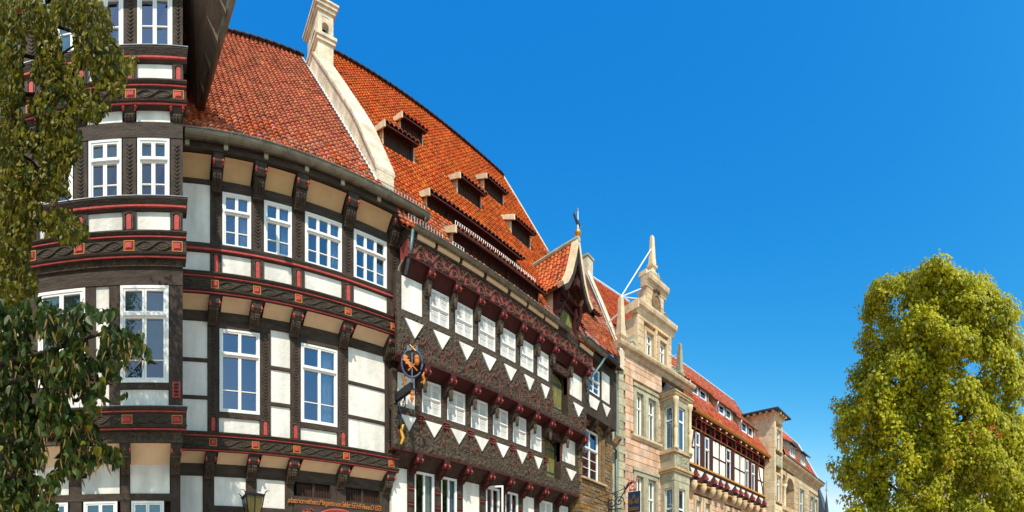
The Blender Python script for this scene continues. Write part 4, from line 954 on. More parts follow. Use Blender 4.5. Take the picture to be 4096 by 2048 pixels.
    x, y, z = hu, G - .1, zA + .03
    part('spindle', 'white_metal', v, lambda m: m.tube([(x, y, z), (x, y, z + .95)], [.03, .012], 6))
    part('gilt_ball', 'gold', v, lambda m: m.lathe((x, y, z + .10), [(0, 0), (.07, .02), (.105, .08), (.11, .12), (.10, .16), (.06, .21), (0, .22)], 14), smooth=True)
    part('animal_vane', 'iron_blue', v, lambda m: m.tube([(x - .2, y, z + .80), (x - .21, y, z + .68), (x - .14, y, z + .62), (x - .04, y, z + .55), (x + .06, y, z + .5), (x + .12, y, z + .50)], [.02, .04, .045, .06, .055, .02], 7))
    part('gilt_tip', 'gold', v, lambda m: m.lathe((x + .13, y, z + .46), [(0, 0), (.03, .02), (.03, .05), (0, .07)], 8)); part('gilt_tip', 'gold', v, lambda m: m.lathe((x, y, z + .93), [(0, 0), (.028, .02), (.02, .08), (0, .12)], 8))
    return T
house_two()
# ------------------------------------------------------------------ narrow house: timber storey on rubble stone
def house_three():
    T = thing('stone_house', 'narrow house of brown rubble stone with small jettied timber storey', 'house', A, (15, 10, 0)); Z = A.Z; e = EYE
    Yt, Ys = 9.62, 9.95
    ua, ub = A.U(2336, Yt), A.U(2466, Yt)
    part('wall_core', 'mortar_dark', T, lambda m: m.box(13.62, A.U(2462, Ys), Ys + .5, 17, 0, e + 9.0))
    zt = Z(2400, 1440, Yt); zb = Z(2345, 1651, Yt)
    # timber storey
    part('timber_wall', 'timber', T, lambda m: m.box(ua, ub, Yt + .12, Ys + .3, zb, zt + .5))
    zw1, zw0 = Z(2397, 1490, Yt), Z(2344, 1555, Yt)
    def bx(n, mt, a, b, z0, z1, d=0.): return box(n, mt, T, A.U(a, Yt), A.U(b, Yt), Yt - d, Yt + .12, z0, z1)
    bx('post', 'timber', 2336, 2346, zb, zt); bx('post', 'timber', 2396, 2407, zb, zt); bx('post', 'timber', 2441, 2466, zb, zt)
    window(T, Yt - .02, A.U(2347, Yt), A.U(2396, Yt), zw0, zw1, 2, .5, (.5,), fw=.03)
    bx('rail', 'timber_beam', 2346, 2396, zw1, zt); bx('rail', 'timber_beam', 2407, 2441, zw1 + .15, zt); bx('rail', 'timber_beam', 2346, 2396, zw0 - .08, zw0); bx('rail', 'timber_beam', 2407, 2441, zw0 - .08, zw0)
    bx('infill_panel', 'plaster', 2408, 2440, zw0, zw1 + .15, -.02)
    bx('board', 'timber', 2346, 2396, zb, zw0 - .08); bx('board', 'timber', 2407, 2441, zb, zw0 - .08)
    z1 = zw0 - .14
    part('white_triangle', 'plaster', T, lambda m: m.py([(A.U(2346, Yt), z1), (A.U(2360, Yt), z1 - .42), (A.U(2384, Yt), z1 - .42), (A.U(2396, Yt), z1)], Yt - .03, Yt + .02))
    part('white_triangle', 'plaster', T, lambda m: m.py([(A.U(2408, Yt), z1), (A.U(2425, Yt), z1 - .42), (A.U(2440, Yt), z1)], Yt - .03, Yt + .02))
    for px in (2395, 2443): console(T, A.U(px, Yt) - .05, .16, Ys, Yt + .02, zb, zb - .35, 'timber')
    part('corbel', 'stone_brown', T, lambda m: m.tube([(A.U(2458, Ys), Yt + .1, zb - .1), (A.U(2456, Ys), Ys - .05, zb - .35), (A.U(2456, Ys), Ys + .05, zb - .6)], [.16, .14, .05], 8))
    # eaves
    zg = e + 1.0 * 9.35
    for px in (2350, 2400, 2452): joist_head(T, A.U(px, Yt), .15, Yt + .1, 9.4, zt + .0, zt + .2)
    part('soffit', 'timber', T, lambda m: m.pu(A.U(2345, 9.4), ub + .05, [(9.32, zg - .05), (9.32, zg), (9.9, zg + .3), (9.9, zt + .2), (9.5, zt + .2)]))
    gutter(T, A.U(2345, 9.25), A.U(2474, 9.25), 9.25, zg - .02, .08, 'slate')
    # roof and its small dormer
    Ye, He, s = 9.35, 9.35, 1.8
    P = [onroof(A, px, py, Ye, He, s) for px, py in ((2300, 1352), (2478, 1432), (2366, 1150), (2330, 1085), (2180, 1005))]
    poly = [(p[0], p[1]) for p in P]; poly[0] = (13.6, 9.32); ip = pointin(poly); zz = lambda Y: zg + s * (Y - Ye)
    D, q = shed_dormer(T, A, 2318, 2375, 1232, 1205, He=He, Ye=Ye, s=s, sd=.7, hh=.32)
    tile_roof(T, 13.0, 17.6, 9.32, zz(9.32) + .02, s, 13.5, lambda u, Y: ip(u, Y) and not (q[0] < u < q[1] and q[2] < Y < q[3]), deckpoly=[(u, Y, zz(Y) - .03) for u, Y in poly], limit=200)
    rail(T, [(A.U(2330, 9.5), 9.5, zz(9.5)), (A.U(2395, 9.5), 9.5, zz(9.5))], .18, .07, 'lead')
    # rubble wall round the arched window
    wu0, wu1 = A.U(2322, Ys + .15), A.U(2392, Ys + .12); wz0, wz1 = Z(2322, 1898, Ys), Z(2386, 1745, Ys)
    holes = [(wu0 - .12, wu1 + .28, wz0 - .1, wz1 + .35)]
    ashlar(T, Ys, Ys + .5, 13.7, A.U(2450, Ys), 3.2, zb + .05, .26, .13, 'stone_brown', holes, .35, 'rubble_stone', .012, .035)
    window(T, Ys + .12, wu0, wu1, wz0, wz1 + .16, 2, .62, (.33, .66), fw=.04, curtain=None)
    for k in range(3):
        o = .05 + .07 * k; cx = (wu0 + wu1) / 2; r = (wu1 - wu0) / 2 + o; y = Ys + .08 - .05 * k
        part('window_moulding', 'stone_brown', T, lambda m: m.tube([(cx - r, y, wz0)] + [(cx - r * math.cos(math.pi * i / 10), y, wz1 + .02 + r * .55 * math.sin(math.pi * i / 10)) for i in range(11)] + [(cx + r, y, wz0)], .05, 6))
    part('window_sill', 'stone_tan', T, lambda m: m.pu(wu0 - .2, wu1 + .3, [(Ys + .15, wz0 - .09), (Ys - .12, wz0 - .12), (Ys - .12, wz0 - .05), (Ys + .15, wz0)]))
    part('relieving_arch', 'stone_brown', T, lambda m: m.tube([((wu0 + wu1) / 2 + .2 - .55 * math.cos(math.pi * i / 10), Ys - .02, wz1 + .3 + .38 * math.sin(math.pi * i / 10)) for i in range(11)], .05, 6))
    # second fire wall
    W = thing('fire_wall', 'pale rendered gable parapet between the narrow roof and the sandstone house', 'wall', A, (16.2, 10, 0))
    Q = [onroof(A, px, py, Ye, He, s) for px, py in ((2482, 1430), (2440, 1330), (2400, 1230), (2366, 1150), (2345, 1100))]
    n = 14
    for i in range(n):
        t0, t1 = i / n * 4, (i + 1) / n * 4
        def at(t): k = min(3, int(t)); f = t - k; return Vector(Q[k]).lerp(Vector(Q[k + 1]), f)
        a, b = at(t0), at(t1)
        part('coping_stone', 'stone_wall', W, lambda m: m.loft([[(p.x - .02, p.y, p.z - .4), (p.x + .34, p.y, p.z - .4), (p.x + .34, p.y, p.z + .38), (p.x + .16, p.y, p.z + .45), (p.x - .02, p.y, p.z + .33)] for p in (a + Vector((0, .006, 0)), b)]))
    p = at(3.95); part('coping_stone', 'stone_wall', W, lambda m: m.box(p.x - .05, p.x + .42, p.y - .1, p.y + .5, p.z - .2, p.z + .95)); part('coping_cap', 'stone_grey', W, lambda m: m.box(p.x - .1, p.x + .47, p.y - .15, p.y + .55, p.z + .953, p.z + 1.05))
    part('flashing', 'white_metal', W, lambda m: m.loft([[(q[0] - .07, q[1], q[2] + .05), (q[0] - .02, q[1], q[2] + .05), (q[0] - .02, q[1], q[2] + .14), (q[0] - .07, q[1], q[2] + .14)] for q in Q]))
    # light bracket of iron reaching over the street: hanging sign
house_three()
# ------------------------------------------------------------------ sandstone house with stepped gable and oriel
B = Bf
def obelisk(par, u, y, z0, z1, w, mat='stone_cream'):
    h = z1 - z0
    def ring(r, z): return [(u - r, y - r, z), (u + r, y - r, z), (u + r, y + r, z), (u - r, y + r, z)]
    return part('obelisk', mat, par, lambda m: m.loft([ring(w * .62, z0), ring(w * .62, z0 + h * .06), ring(w * .42, z0 + h * .09), ring(w * .40, z0 + h * .14), ring(w * .68, z0 + h * .19), ring(w * .72, z0 + h * .235), ring(w * .50, z0 + h * .27), ring(w * .5, z0 + h * .34), ring(w * .46, z0 + h * .345), ring(w * .46, z0 + h * .42), ring(w * .43, z0 + h * .425), ring(w * .27, z0 + h * .97), ring(w * .12, z1)]))
def volute(par, u, y0, y1, z, r, sx=1, mat='stone_grey'):
    o = part('volute', mat, par, lambda m: m.loft([[(u + r * math.cos(t) * 1.0, y, z + r * math.sin(t) * 1.15) for t in [2 * math.pi * k / 14 for k in range(14)]] for y in (y0, y1)]))
    part('volute_scroll', mat, o, lambda m: m.tube([(u + sx * r * (1 - q / 16) * math.cos(q * .62), y0 - .01, z + r * 1.1 * (1 - q / 16) * math.sin(q * .62)) for q in range(15)], r * .13, 5))
    part('volute_tail', mat, par, lambda m: m.py([(u - r * .9 * sx, z), (u + sx * r * .2, z + r), (u + sx * r * .9, z + r * 2.6), (u + sx * r * 1.2, z + r * 2.6), (u + sx * r * 1.2, z - r), (u - r * .9 * sx, z - r * 1.1)], y0 + .03, y1 - .03))
    return o
def cornice(par, u0, u1, Y, z0, z1, d, mat='stone_tan', ret=0):
    h = z1 - z0
    o = part('cornice', mat, par, lambda m: m.pu(u0 - d * .6, u1 + d * .6, [(Y + .3, z0), (Y - .02, z0), (Y - d * .3, z0 + h * .25), (Y - d * .35, z0 + h * .42), (Y - d * .85, z0 + h * .55), (Y - d, z0 + h * .8), (Y - d, z1), (Y + .3, z1 + .01)])); return o
def swindow(T, Y, u0, u1, z0, z1, cols=2, tr=.66, surround='stone_grey', sw=.16, rec=.14, **k):
    """stone-framed window: jambs, lintel, recessed white casement"""
    window(T, Y + rec, u0, u1, z0, z1, cols, tr, (), glassm='glass_clear', curtain=[(.06, .44), (.56, .94)] if cols == 2 else [(.1, .6)], **k)
    for n, b in (('jamb', (u0 - sw, u0, z0, z1)), ('jamb', (u1, u1 + sw, z0, z1)), ('lintel', (u0 - sw, u1 + sw, z1, z1 + sw * 1.2))): box(n, surround, T, b[0], b[1], Y - .025, Y + rec + .1, b[2] + .002, b[3] - .002)
def sandstone():
    T = thing('sandstone_house', 'pink sandstone house with tall stepped gable, obelisks and corner oriel', 'house', B, (17, 13.9, 0)); Z = B.Z; e = EYE; Y = 13.7
    u0, u1 = B.U(2474, Y), B.U(2757, Y); zc = Z(2502, 1420, Y)
    part('wall_core', 'mortar', T, lambda m: m.box(u0 + .02, u1, Y + .62, 22, 0, zc))
    uo = B.U(2642, Y)
    wl, wr = (B.U(2532, Y + .2), B.U(2560, Y + .2)), (B.U(2579, Y + .2), B.U(2610, Y + .2))
    zu1, zu0 = Z(2532, 1572, Y + .2), Z(2557, 1756, Y + .2); zl1 = Z(2585, 1921, Y + .2); zl0 = zl1 - 2.6
    holes = []
    for a, b in (wl, wr):
        for t, l in ((zu1, zu0), (zl1, zl0)):
            swindow(T, Y, a, b, l, t, 2, .66, 'stone_grey', .16); holes.append((a - .17, b + .17, l, t + .2))
    for t, l in ((zu1, zu0), (zl1, zl0)):
        part('window_sill', 'stone_tan', T, lambda m: m.pu(wl[0] - .35, wr[1] + .35, [(Y + .25, l - .22), (Y - .05, l - .22), (Y - .14, l - .1), (Y - .14, l), (Y + .25, l)])); holes.append((wl[0] - .35, wr[1] + .35, l - .22, l))
        part('hood_mould', 'stone_grey', T, lambda m: m.box(wl[0] - .22, wr[1] + .22, Y - .07, Y + .1, t + .2, t + .34)); holes.append((wl[0] - .22, wr[1] + .22, t + .2, t + .34))
    z = 2.4; k = 0
    while z < zc - .1:                                              # grey quoins on the left corner
        wq = .42 if k % 2 else .3; h = min(.34, zc - z); block('quoin', 'stone_grey', T, u0, u0 + wq, Y - .02, Y + .3, z + .004, z + h - .004); holes.append((u0, u0 + wq, z, z + h)); z += .34; k += 1
    ashlar(T, Y, Y + .3, u0, uo + .1, 2.4, zc, .52, .29, 'stone_pink', holes, .25, 'stone', .010)
    ashlar(T, Y, Y + .3, B.U(2745, Y) - .1, u1, 2.4, zc, .5, .29, 'stone_pink', (), .2, 'stone', .010)
    cornice(T, u0, u1, Y, zc, Z(2487, 1376, Y), .30)
    zc1 = Z(2487, 1376, Y)
    part('pilaster', 'stone_grey', T, lambda m: m.box(B.U(2452, Y), u0 - .003, Y + .03, Y + .4, 0, Z(2470, 1560, Y)))
    part('rain_pipe', 'copper', T, lambda m: m.tube([(B.U(2468, Y - .1), Y - .06, 1), (B.U(2468, Y - .1), Y - .06, Z(2468, 1545, Y))], .05, 8), smooth=True)
    # gable storey
    Yg = Y + .05; g0, g1 = B.U(2553, Yg), B.U(2686, Yg); zg2 = Z(2552, 1250, Yg); zg3 = Z(2552, 1206, Yg)
    gw = [(B.U(2572, Yg + .2), B.U(2601, Yg + .2)), (B.U(2626, Yg + .2), B.U(2652, Yg + .2))]; gz1, gz0 = Z(2572, 1330, Yg + .2), zc1 + .08
    hl = []
    G = part('gable', 'mortar', T, lambda m: m.box(g0 + .01, g1 - .01, Yg + .6, Yg + .9, zc1 - .1, zg2))
    for a, b in gw: swindow(T, Yg, a, b, gz0, gz1, 2, .66, 'stone_tan', .14); hl.append((a - .15, b + .15, gz0 - .1, gz1 + .18))
    ashlar(G, Yg, Yg + .3, g0, g1, zc1, zg2, .55, .30, 'stone_tan', hl, .2, 'stone', .01)
    box('gable_side', 'stone_cream', G, g0 - .012, g0 + .005, Yg + .02, Yg + .74, zc1, zg2)
    cornice(G, g0, g1, Yg, zg2, zg3, .26); box('cornice_return', 'stone_cream', G, g0 - .20, g0 - .158, Yg - .2, Yg + .8, zg2 + .1, zg3)
    volute(G, g0 - .27, Yg + .1, Yg + .5, zc1 + .32, .24, 1); volute(G, g1 + .27, Yg + .1, Yg + .5, zc1 + .32, .26, -1)
    # attic piece with the coat of arms
    a0, a1 = B.U(2590, Yg), B.U(2655, Yg); za = Z(2590, 1145, Yg); zb = Z(2590, 1102, Yg)
    hl = []; A2 = part('gable_attic', 'mortar', T, lambda m: m.box(a0 + .01, a1 - .01, Yg + .3, Yg + .6, zg3, za))
    ashlar(A2, Yg, Yg + .3, a0, a1, zg3, za, .5, .28, 'stone_tan', (), .2, 'stone', .01)
    box('gable_side', 'stone_cream', A2, a0 - .012, a0 + .005, Yg + .02, Yg + .59, zg3, za)
    cornice(A2, a0, a1, Yg, za, zb, .24)
    cu, cz = (a0 + a1) / 2, (zg3 + za) / 2 - .02
    part('coat_of_arms', 'stone_brown', A2, lambda m: m.loft([[(cu + .30 * math.cos(t) * f, Yg - d, cz + .50 * math.sin(t) * f * (1 if math.sin(t) > 0 else 1.15)) for t in [2 * math.pi * k / 16 for k in range(16)]] for f, d in ((1, -.01), (.95, .07), (.7, .10), (.62, .06))]))
    part('coat_of_arms', 'stone_brown', A2, lambda m: m.tube([(cu - .2, Yg - .08, cz + .5), (cu - .1, Yg - .1, cz + .62), (cu, Yg - .11, cz + .55), (cu + .1, Yg - .1, cz + .62), (cu + .2, Yg - .08, cz + .5)], .06, 6))
    volute(A2, a0 - .2, Yg + .1, Yg + .45, zg3 + .2, .17, 1, 'stone_tan'); volute(A2, a1 + .25, Yg + .1, Yg + .45, zg3 + .26, .24, -1)
    part('acroterion', 'stone_grey', A2, lambda m: m.lathe((a1 + .62, Yg + .3, zg3), [(.0, 0), (.1, .05), (.07, .15), (.11, .24), (.06, .34), (0, .38)], 10), smooth=True)
    # crest under the obelisk
    part('gable_crest', 'stone_grey', A2, lambda m: m.py([(cu - .62, zb), (cu + .62, zb), (cu + .5, zb + .14), (cu + .34, zb + .2), (cu + .2, zb + .42), (cu - .2, zb + .42), (cu - .34, zb + .2), (cu - .5, zb + .14)], Yg + .02, Yg + .4))
    volute(A2, cu - .36, Yg - .02, Yg + .4, zb + .18, .14, 1, 'stone_cream'); volute(A2, cu + .36, Yg - .02, Yg + .4, zb + .18, .14, -1)
    for du in (-.62, .62): box('crest_block', 'stone_cream', A2, cu + du - .12, cu + du + .12, Yg - .05, Yg + .4, zb + .005, zb + .22)
    zo = Z(2611, 942, Yg + .2); obelisk(A2, cu, Yg + .22, zb + .42, zo, .26)
    # side obelisks on the cornice ends
    oL = B.U(2484, Y + .2); zl = Z(2484, 1186, Y + .2); obelisk(T, oL, Y + .2, zc1, zl, .30)
    oR = B.U(2719, Y + .2); zr = Z(2719, 1373, Y + .2); obelisk(T, oR, Y + .2, zc1, zr, .28, 'stone_grey')
    # steel stays
    pl = Vector((oL, Y + .2, zl - .02))
    for q in ((cu, Yg + .22, zo - .55), (a0, Yg + .3, za + .05), (a0 - .1, Yg + .3, zg3 + .5)): part('steel_stay', 'white_metal', T, lambda m: m.tube([pl, q], .028, 6))
    part('steel_stay', 'white_metal', T, lambda m: m.tube([pl + Vector((0, 0, -.6)), (oL - .9, Y + 2.4, zl - 2.1)], .028, 6)); part('steel_stay', 'white_metal', T, lambda m: m.tube([(oR, Y + .2, zr - .5), (oR - .6, Y + 1.6, zr - 1.1)], .028, 6))
    # roof behind
    Ye, ze, s = Y + .3, zc1 - .1, 1.55
    m2 = tile_roof(T, u0 + .05, u1 + .4, Ye, ze, s, Y + 4.2, lambda u, YY: not (g0 - .05 < u < g1 + .02 and YY < Ye + 1.4), 'tile_row', 200)
    yr = Y + 4.2; zr2 = ze + s * (yr - Ye)
    part('ridge', 'white_metal', T, lambda m: m.tube([(u0, yr, zr2 + .05), (u1, yr, zr2 + .05)], .09, 6))
    # short cross roof behind the gable with white ridge flashing
    zq = zg3 - .1; ym = Ye + (zq - ze) / s
    part('cross_roof', 'roof_deck', T, lambda m: m.add([((g0 + g1) / 2, Yg + .7, zq), ((g0 + g1) / 2, ym, zq), (g0 - .4, Ye + .3, ze + s * .3), (g0 - .1, Yg + .7, zc1), (g1 + .1, Yg + .7, zc1), (g1 + .4, Ye + .3, ze + s * .3)], [(0, 1, 2, 3), (0, 4, 5, 1)]))
    # oriel
    d = .86; Yo = Y - d; o0, o1 = B.U(2698, Yo), B.U(2757, Yo); ul = uo
    zE = Z(2698, 1585, Yo); zS = Z(2698, 1797, Yo); zM = Z(2698, 1868, Yo); zW = Z(2698, 1908, Yo)
    O = thing('oriel', 'sandstone corner oriel with slate cap and white windows on the pink facade', 'oriel', B, ((o0 + o1) / 2, Yo, 0))
    def ring(f): return [(ul - f, Y), (o0 - f, Yo - f), (o1 + f, Yo - f), (o1 + .35 + f, Y)]
    def slab(name, z0, z1, f, mat='stone_tan'): return part(name, mat, O, lambda m: m.pz(ring(f), z0, z1))
    slab('oriel_core', .0, zE + .1, -.16, 'dark_room')
    for lo, hi in ((zS + .02, zE - .02), (zW - 3.2, zW - .12)):
        for i, ((a, ya), (b, yb)) in enumerate(zip(ring(0), ring(0)[1:])):
            a, ya, b, yb = a, ya, b, yb
            def P(t, off=0):
                L = math.hypot(b - a, yb - ya); nx, ny = (yb - ya) / L, -(b - a) / L
                return (a + (b - a) * t + nx * off, ya + (yb - ya) * t + ny * off)
            def pan(name, mat, t0, t1, z0, z1, f0, f1): return part(name, mat, O, lambda m: m.pz([P(t0, f0), P(t1, f0), P(t1, f1), P(t0, f1)], z0, z1))
            w0, w1 = (.28, .80) if i == 0 else (.30, .72)
            pan('pier', 'stone_grey', 0, w0, lo, hi, .0, -.15); pan('pier', 'stone_grey', w1, 1, lo, hi, 0, -.15)
            pan('lintel', 'stone_grey', w0, w1, hi - .32, hi, 0, -.15); pan('apron', 'stone_grey', w0, w1, lo, lo + .08, 0, -.15)
            wo = pan('window_bar', 'white_paint', w0, w0 + .07, lo + .08, hi - .32, -.08, -.13); pan('window_bar', 'white_paint', w1 - .07, w1, lo + .08, hi - .32, -.08, -.13)
            pan('window_bar', 'white_paint', w0 + .07, w1 - .07, lo + .08, lo + .14, -.08, -.13); pan('window_bar', 'white_paint', w0 + .07, w1 - .07, hi - .38, hi - .32, -.08, -.13)
            zt = lo + (hi - lo) * .58; pan('window_bar', 'white_paint', w0 + .07, w1 - .07, zt, zt + .08, -.07, -.13)
            for z0, z1 in ((lo + .14, zt), (zt + .08, hi - .38)): pan('pane', 'glass', w0 + .07, w1 - .07, z0, z1, -.10, -.11)
            pan('curtain', 'curtain', w0 + .1, w1 - .1, lo + .14, hi - .4, -.145, -.155)
    slab('oriel_cornice', zE - .02, zE + .10, .04); slab('oriel_cornice', zE + .103, zE + .2, .12); slab('oriel_cornice', zE + .203, zE + .26, .18, 'stone_cream')
    slab('oriel_ledge', zS - .10, zS + .02, .10); slab('oriel_apron', zM + .02, zS - .10, .0, 'stone_grey'); slab('oriel_ledge', zM - .1, zM + .02, .16); slab('oriel_ledge', zM - .2, zM - .103, .10); slab('oriel_apron', zW - .12, zM - .2, .02, 'stone_grey')
    relief(o0 + .15, o1 - .1, zM + .08, zS - .16, Yo - .02, .07, 9, 77).obj('carved_panel', 'stone_grey', O)
    for u in (o0 + .02, o1 - .02):
        part('baluster_column', 'stone_cream', O, lambda m: m.lathe((u, Yo - .06, zS + .02), [(.13, 0), (.13, .12), (.07, .16), (.08, .5), (.10, .9), (.06, 1.0), (.11, 1.1), (.07, 1.2), (.08, zE - zS - .35), (.14, zE - zS - .22), (.14, zE - zS - .06)], 10), smooth=True)
    tip = (ul + .35, Y, Z(2662, 1527, Y) + .25)
    part('oriel_roof', 'slate', O, lambda m: m.add([(*p, zE + .262) for p in ring(.2)] + [(*p, zE + .55) for p in [(ul + .12, Y), (o0 + .12, Yo + .35), (o1 - .1, Yo + .35), (o1 + .2, Y)]] + [(ul + .4, Y, zE + 1.05), (o1 - .2, Y, zE + 1.05)], [(0, 1, 5, 4), (1, 2, 6, 5), (2, 3, 7, 6), (4, 5, 8), (5, 6, 9, 8), (6, 7, 9), (0, 4, 8, 9, 7, 3), (3, 2, 1, 0)]))
    part('oriel_pediment', 'stone_tan', O, lambda m: m.loft([[(ul + .3, Y - .25, zE + .263), (o0 - .05, Yo + .02, zE + .263), ((ul + .3 + o0) / 2, (Y - .25 + Yo) / 2, zE + .62)], [(ul + .38, Y - .2, zE + .263), (o0 + .04, Yo + .08, zE + .263), ((ul + .38 + o0) / 2, (Y - .2 + Yo) / 2 + .05, zE + .62)]]))
sandstone()
# ------------------------------------------------------------------ row house: timber storey over stone
def row_house():
    T = thing('half_timbered_house', 'long half-timbered house with row of orange dormers beside the sandstone oriel', 'house', B, (23, 13.7, 0)); Z = B.Z; e = EYE; Y = 13.5; Ys = 13.85
    u0, u1 = B.U(2745, Y), B.U(3056, Y)
    zs = Z(2758, 1852, Y); za = Z(2760, 1914, Y); zw1 = Z(2782, 1724, Y); zf = Z(2782, 1690, Y)
    part('wall_core', 'timber_purple', T, lambda m: m.box(u0, u1, Y + .5, 20, za, e + 9.6)); part('wall_core', 'mortar', T, lambda m: m.box(u0, u1, Ys + .62, 20, 0, za))
    wins = [(2782, 2801), (2819, 2838), (2905, 2924), (2982, 2995), (3006, 3020)]
    pans = [(2750, 2777), (2852, 2875), (2879, 2901), (2938, 2958), (2961, 2979), (3032, 3052)]
    zmid = (zs + zw1) / 2
    for a, b in wins: window(T, Y + .02, B.U(a, Y + .02), B.U(b, Y + .02), zs + .02, zw1, 1, .62, (), fw=.05)
    for a, b in pans:
        ua, ub = B.U(a, Y), B.U(b, Y)
        box('infill_panel', 'plaster', T, ua, ub, Y + .006, Y + .2, zs + .02, zmid - .05); box('infill_panel', 'plaster', T, ua, ub, Y + .006, Y + .2, zmid + .05, zw1)
        box('rail', 'timber_purple', T, ua, ub, Y, Y + .2, zmid - .05, zmid + .05)
    al = sorted(wins + pans)
    for i in range(len(al)):
        a, b = al[i][1], al[i + 1][0] if i + 1 < len(al) else 3057
        box('post', 'timber_purple', T, B.U(a, Y), B.U(b, Y), Y - .008, Y + .25, zs + .02, zf)
    for a, b, sg in ((2754, 2776, 1), (3034, 3052, -1)):
        ua, ub = B.U(a, Y), B.U(b, Y); p, q = (ua, ub) if sg > 0 else (ub, ua)
        part('curved_brace', 'timber_purple', T, lambda m: m.tube([(p, Y + .0, zs + .05), (p + (q - p) * .25, Y, zs + (zw1 - zs) * .35), (p + (q - p) * .75, Y, zs + (zw1 - zs) * .65), (q, Y, zw1)], .05, 6))
    s = box('sill_beam', 'ochre_paint', T, u0, u1 + .1, Y - .14, Y + .2, zs - .07, zs + .018); box('sill_beam', 'timber_purple', T, u0, u1 + .1, Y - .1, Y + .2, zs - .16, zs - .072)
    box('apron_board', 'timber_purple', T, u0, u1, Y - .03, Y + .25, za, zs - .16)
    tri = [(2757, 2776), (2784, 2813), (2820, 2850), (2857, 2876), (2882, 2900), (2906, 2936), (2940, 2957), (2962, 2978), (2983, 3004), (3008, 3028), (3034, 3051)]
    zt0 = zs - .18; zt1 = za + .22
    for a, b in tri: part('white_triangle', 'plaster', T, lambda m: m.py([(B.U(a, Y), zt0), ((B.U(a, Y) + B.U(b, Y)) / 2, zt1), (B.U(b, Y), zt0)], Y - .06, Y))
    mid = [2779] + [(tri[i][1] + tri[i + 1][0]) / 2 for i in range(1, len(tri) - 1)] + [3054]
    for c in mid:
        u = B.U(c, Y); o = part('fan_rosette', 'timber_purple', T, lambda m: m.lathe((u, Y - .03, za + .12), [(0, -.05), (.2, 0), (.14, .22), (.0, .5)], 10))
        for k in range(5):
            t = math.pi * (k + .5) / 5; part('rosette_petal', 'red_paint', o, lambda m: m.tube([(u + .08 * math.cos(t), Y - .24, za + .14 + .08 * math.sin(t)), (u + .22 * math.cos(t), Y - .2, za + .14 + .24 * math.sin(t))], .022, 5))
        part('white_stud', 'white_paint', o, lambda m: m.lathe((u, Y - .26, za + .1), [(0, 0), (.035, .02), (.035, .05), (0, .07)], 6))
        part('carved_head', 'stone_cream', T, lambda m: m.lathe((u, Y + .05, za - .48), [(0, 0), (.10, .05), (.16, .18), (.20, .3), (.17, .42), (.2, .46)], 9), smooth=True)
        part('ochre_joist_board', 'ochre_paint', T, lambda m: m.box(u + .25, u + .75, Y - .02, Y + .25, za - .12, za - .05)) if c < 3040 else None
    # frieze, eaves brackets
    zg = e + .740 * 13.05
    box('frieze', 'timber_purple', T, u0, u1, Y - .03, Y + .3, zf, zg - .2); box('ochre_line', 'ochre_paint', T, u0, u1, Y - .05, Y - .03, zw1 + .1, zw1 + .15)
    for c in mid + [2800]:
        u = B.U(c, Y)
        part('eaves_bracket', 'red_paint', T, lambda m: m.tube([(u, Y - .05, zw1 + .05), (u, Y - .10, zw1 + .3), (u, Y - .05, zw1 + .5), (u, Y - .28, zw1 + .75), (u, Y - .42, zg - .25)], [.035, .05, .04, .06, .07], 6))
        part('white_stud', 'white_paint', T, lambda m: m.lathe((u, Y - .45, zg - .3), [(0, 0), (.04, .03), (.04, .07), (0, .1)], 6))
        part('ochre_scale', 'ochre_paint', T, lambda m: m.pu(u + .2, u + .75, [(Y - .06, zw1 + .62), (Y - .24, zg - .26), (Y - .24, zg - .21), (Y - .06, zw1 + .75)]))
    part('soffit', 'timber_purple', T, lambda m: m.pu(u0, u1 + .2, [(13.1, zg - .1), (13.1, zg - .02), (13.8, zg + .3), (13.8, zg - .2)]))
    gutter(T, u0 + .1, u1 + .25, 13.05, zg, .10, 'ochre_paint')
    Ye, He, sl = 13.05, .740 * 13.05, 1.5; Yr = 15.85; zz = lambda YY: zg + sl * (YY - Ye)
    hol = []
    for a, b, bl, tl in ((2762, 2828, 1569, 1533), (2872, 2927, 1650, 1614), (2964, 3013, 1723, 1686)):
        ua, Yf, zb = onroof(B, a, bl, Ye, He, sl); ub = B.U(b, Yf); zt = B.Z(a, tl, Yf) + .14; sd = .98
        Yb = (zt - zg + sl * Ye - sd * Yf) / (sl - sd); zbk = zt + sd * (Yb - Yf); Yb = min(Yb, Yr); zbk = zt + sd * (Yb - Yf)
        D = part('shed_dormer', 'timber_purple', T, lambda m: m.box(ua, ub, Yf + .1, Yf + .14, zb, zt)); um = (ua + ub) / 2
        for p, q in ((ua + .05, um - .05), (um + .05, ub - .05)): window(D, Yf, p, q, zb + .03, zt - .06, 1, None, (), fw=.05)
        [box('dormer_post', 'timber_purple', D, x - .05, x + .05, Yf - .012, Yf + .1, zb, zt) for x in (ua, um, ub)]; [box('dormer_head', 'timber_purple', D, p + .07, q - .07, Yf - .02, Yf + .1, zt - .05, zt) for p, q in ((ua, um), (um, ub))]
        for x, sg in ((ua - .08, -1), (ub + .08, 1)): part('cheek', 'stone_cream', D, lambda m: m.loft([[(x, yy, z) for yy, z in ((Yf, zb), (Yf, zt), (Yb, zbk))], [(x + sg * .05, yy, z) for yy, z in ((Yf, zb), (Yf, zt), (Yb, zbk))]]))
        part('dormer_roof', 'roof_deck', D, lambda m: m.pu(ua - .35, ub + .35, [(Yf - .12, zt - sd * .12 - .04), (Yf - .12, zt - sd * .12 + .02), (Yb, zbk + .02), (Yb, zbk - .04)]))
        tile_roof(D, ua - .35, ub + .35, Yf - .14, zt - sd * .14 + .03, sd, Yb + .1, lambda u, YY: True, 'tile_row', 0, deck=False)
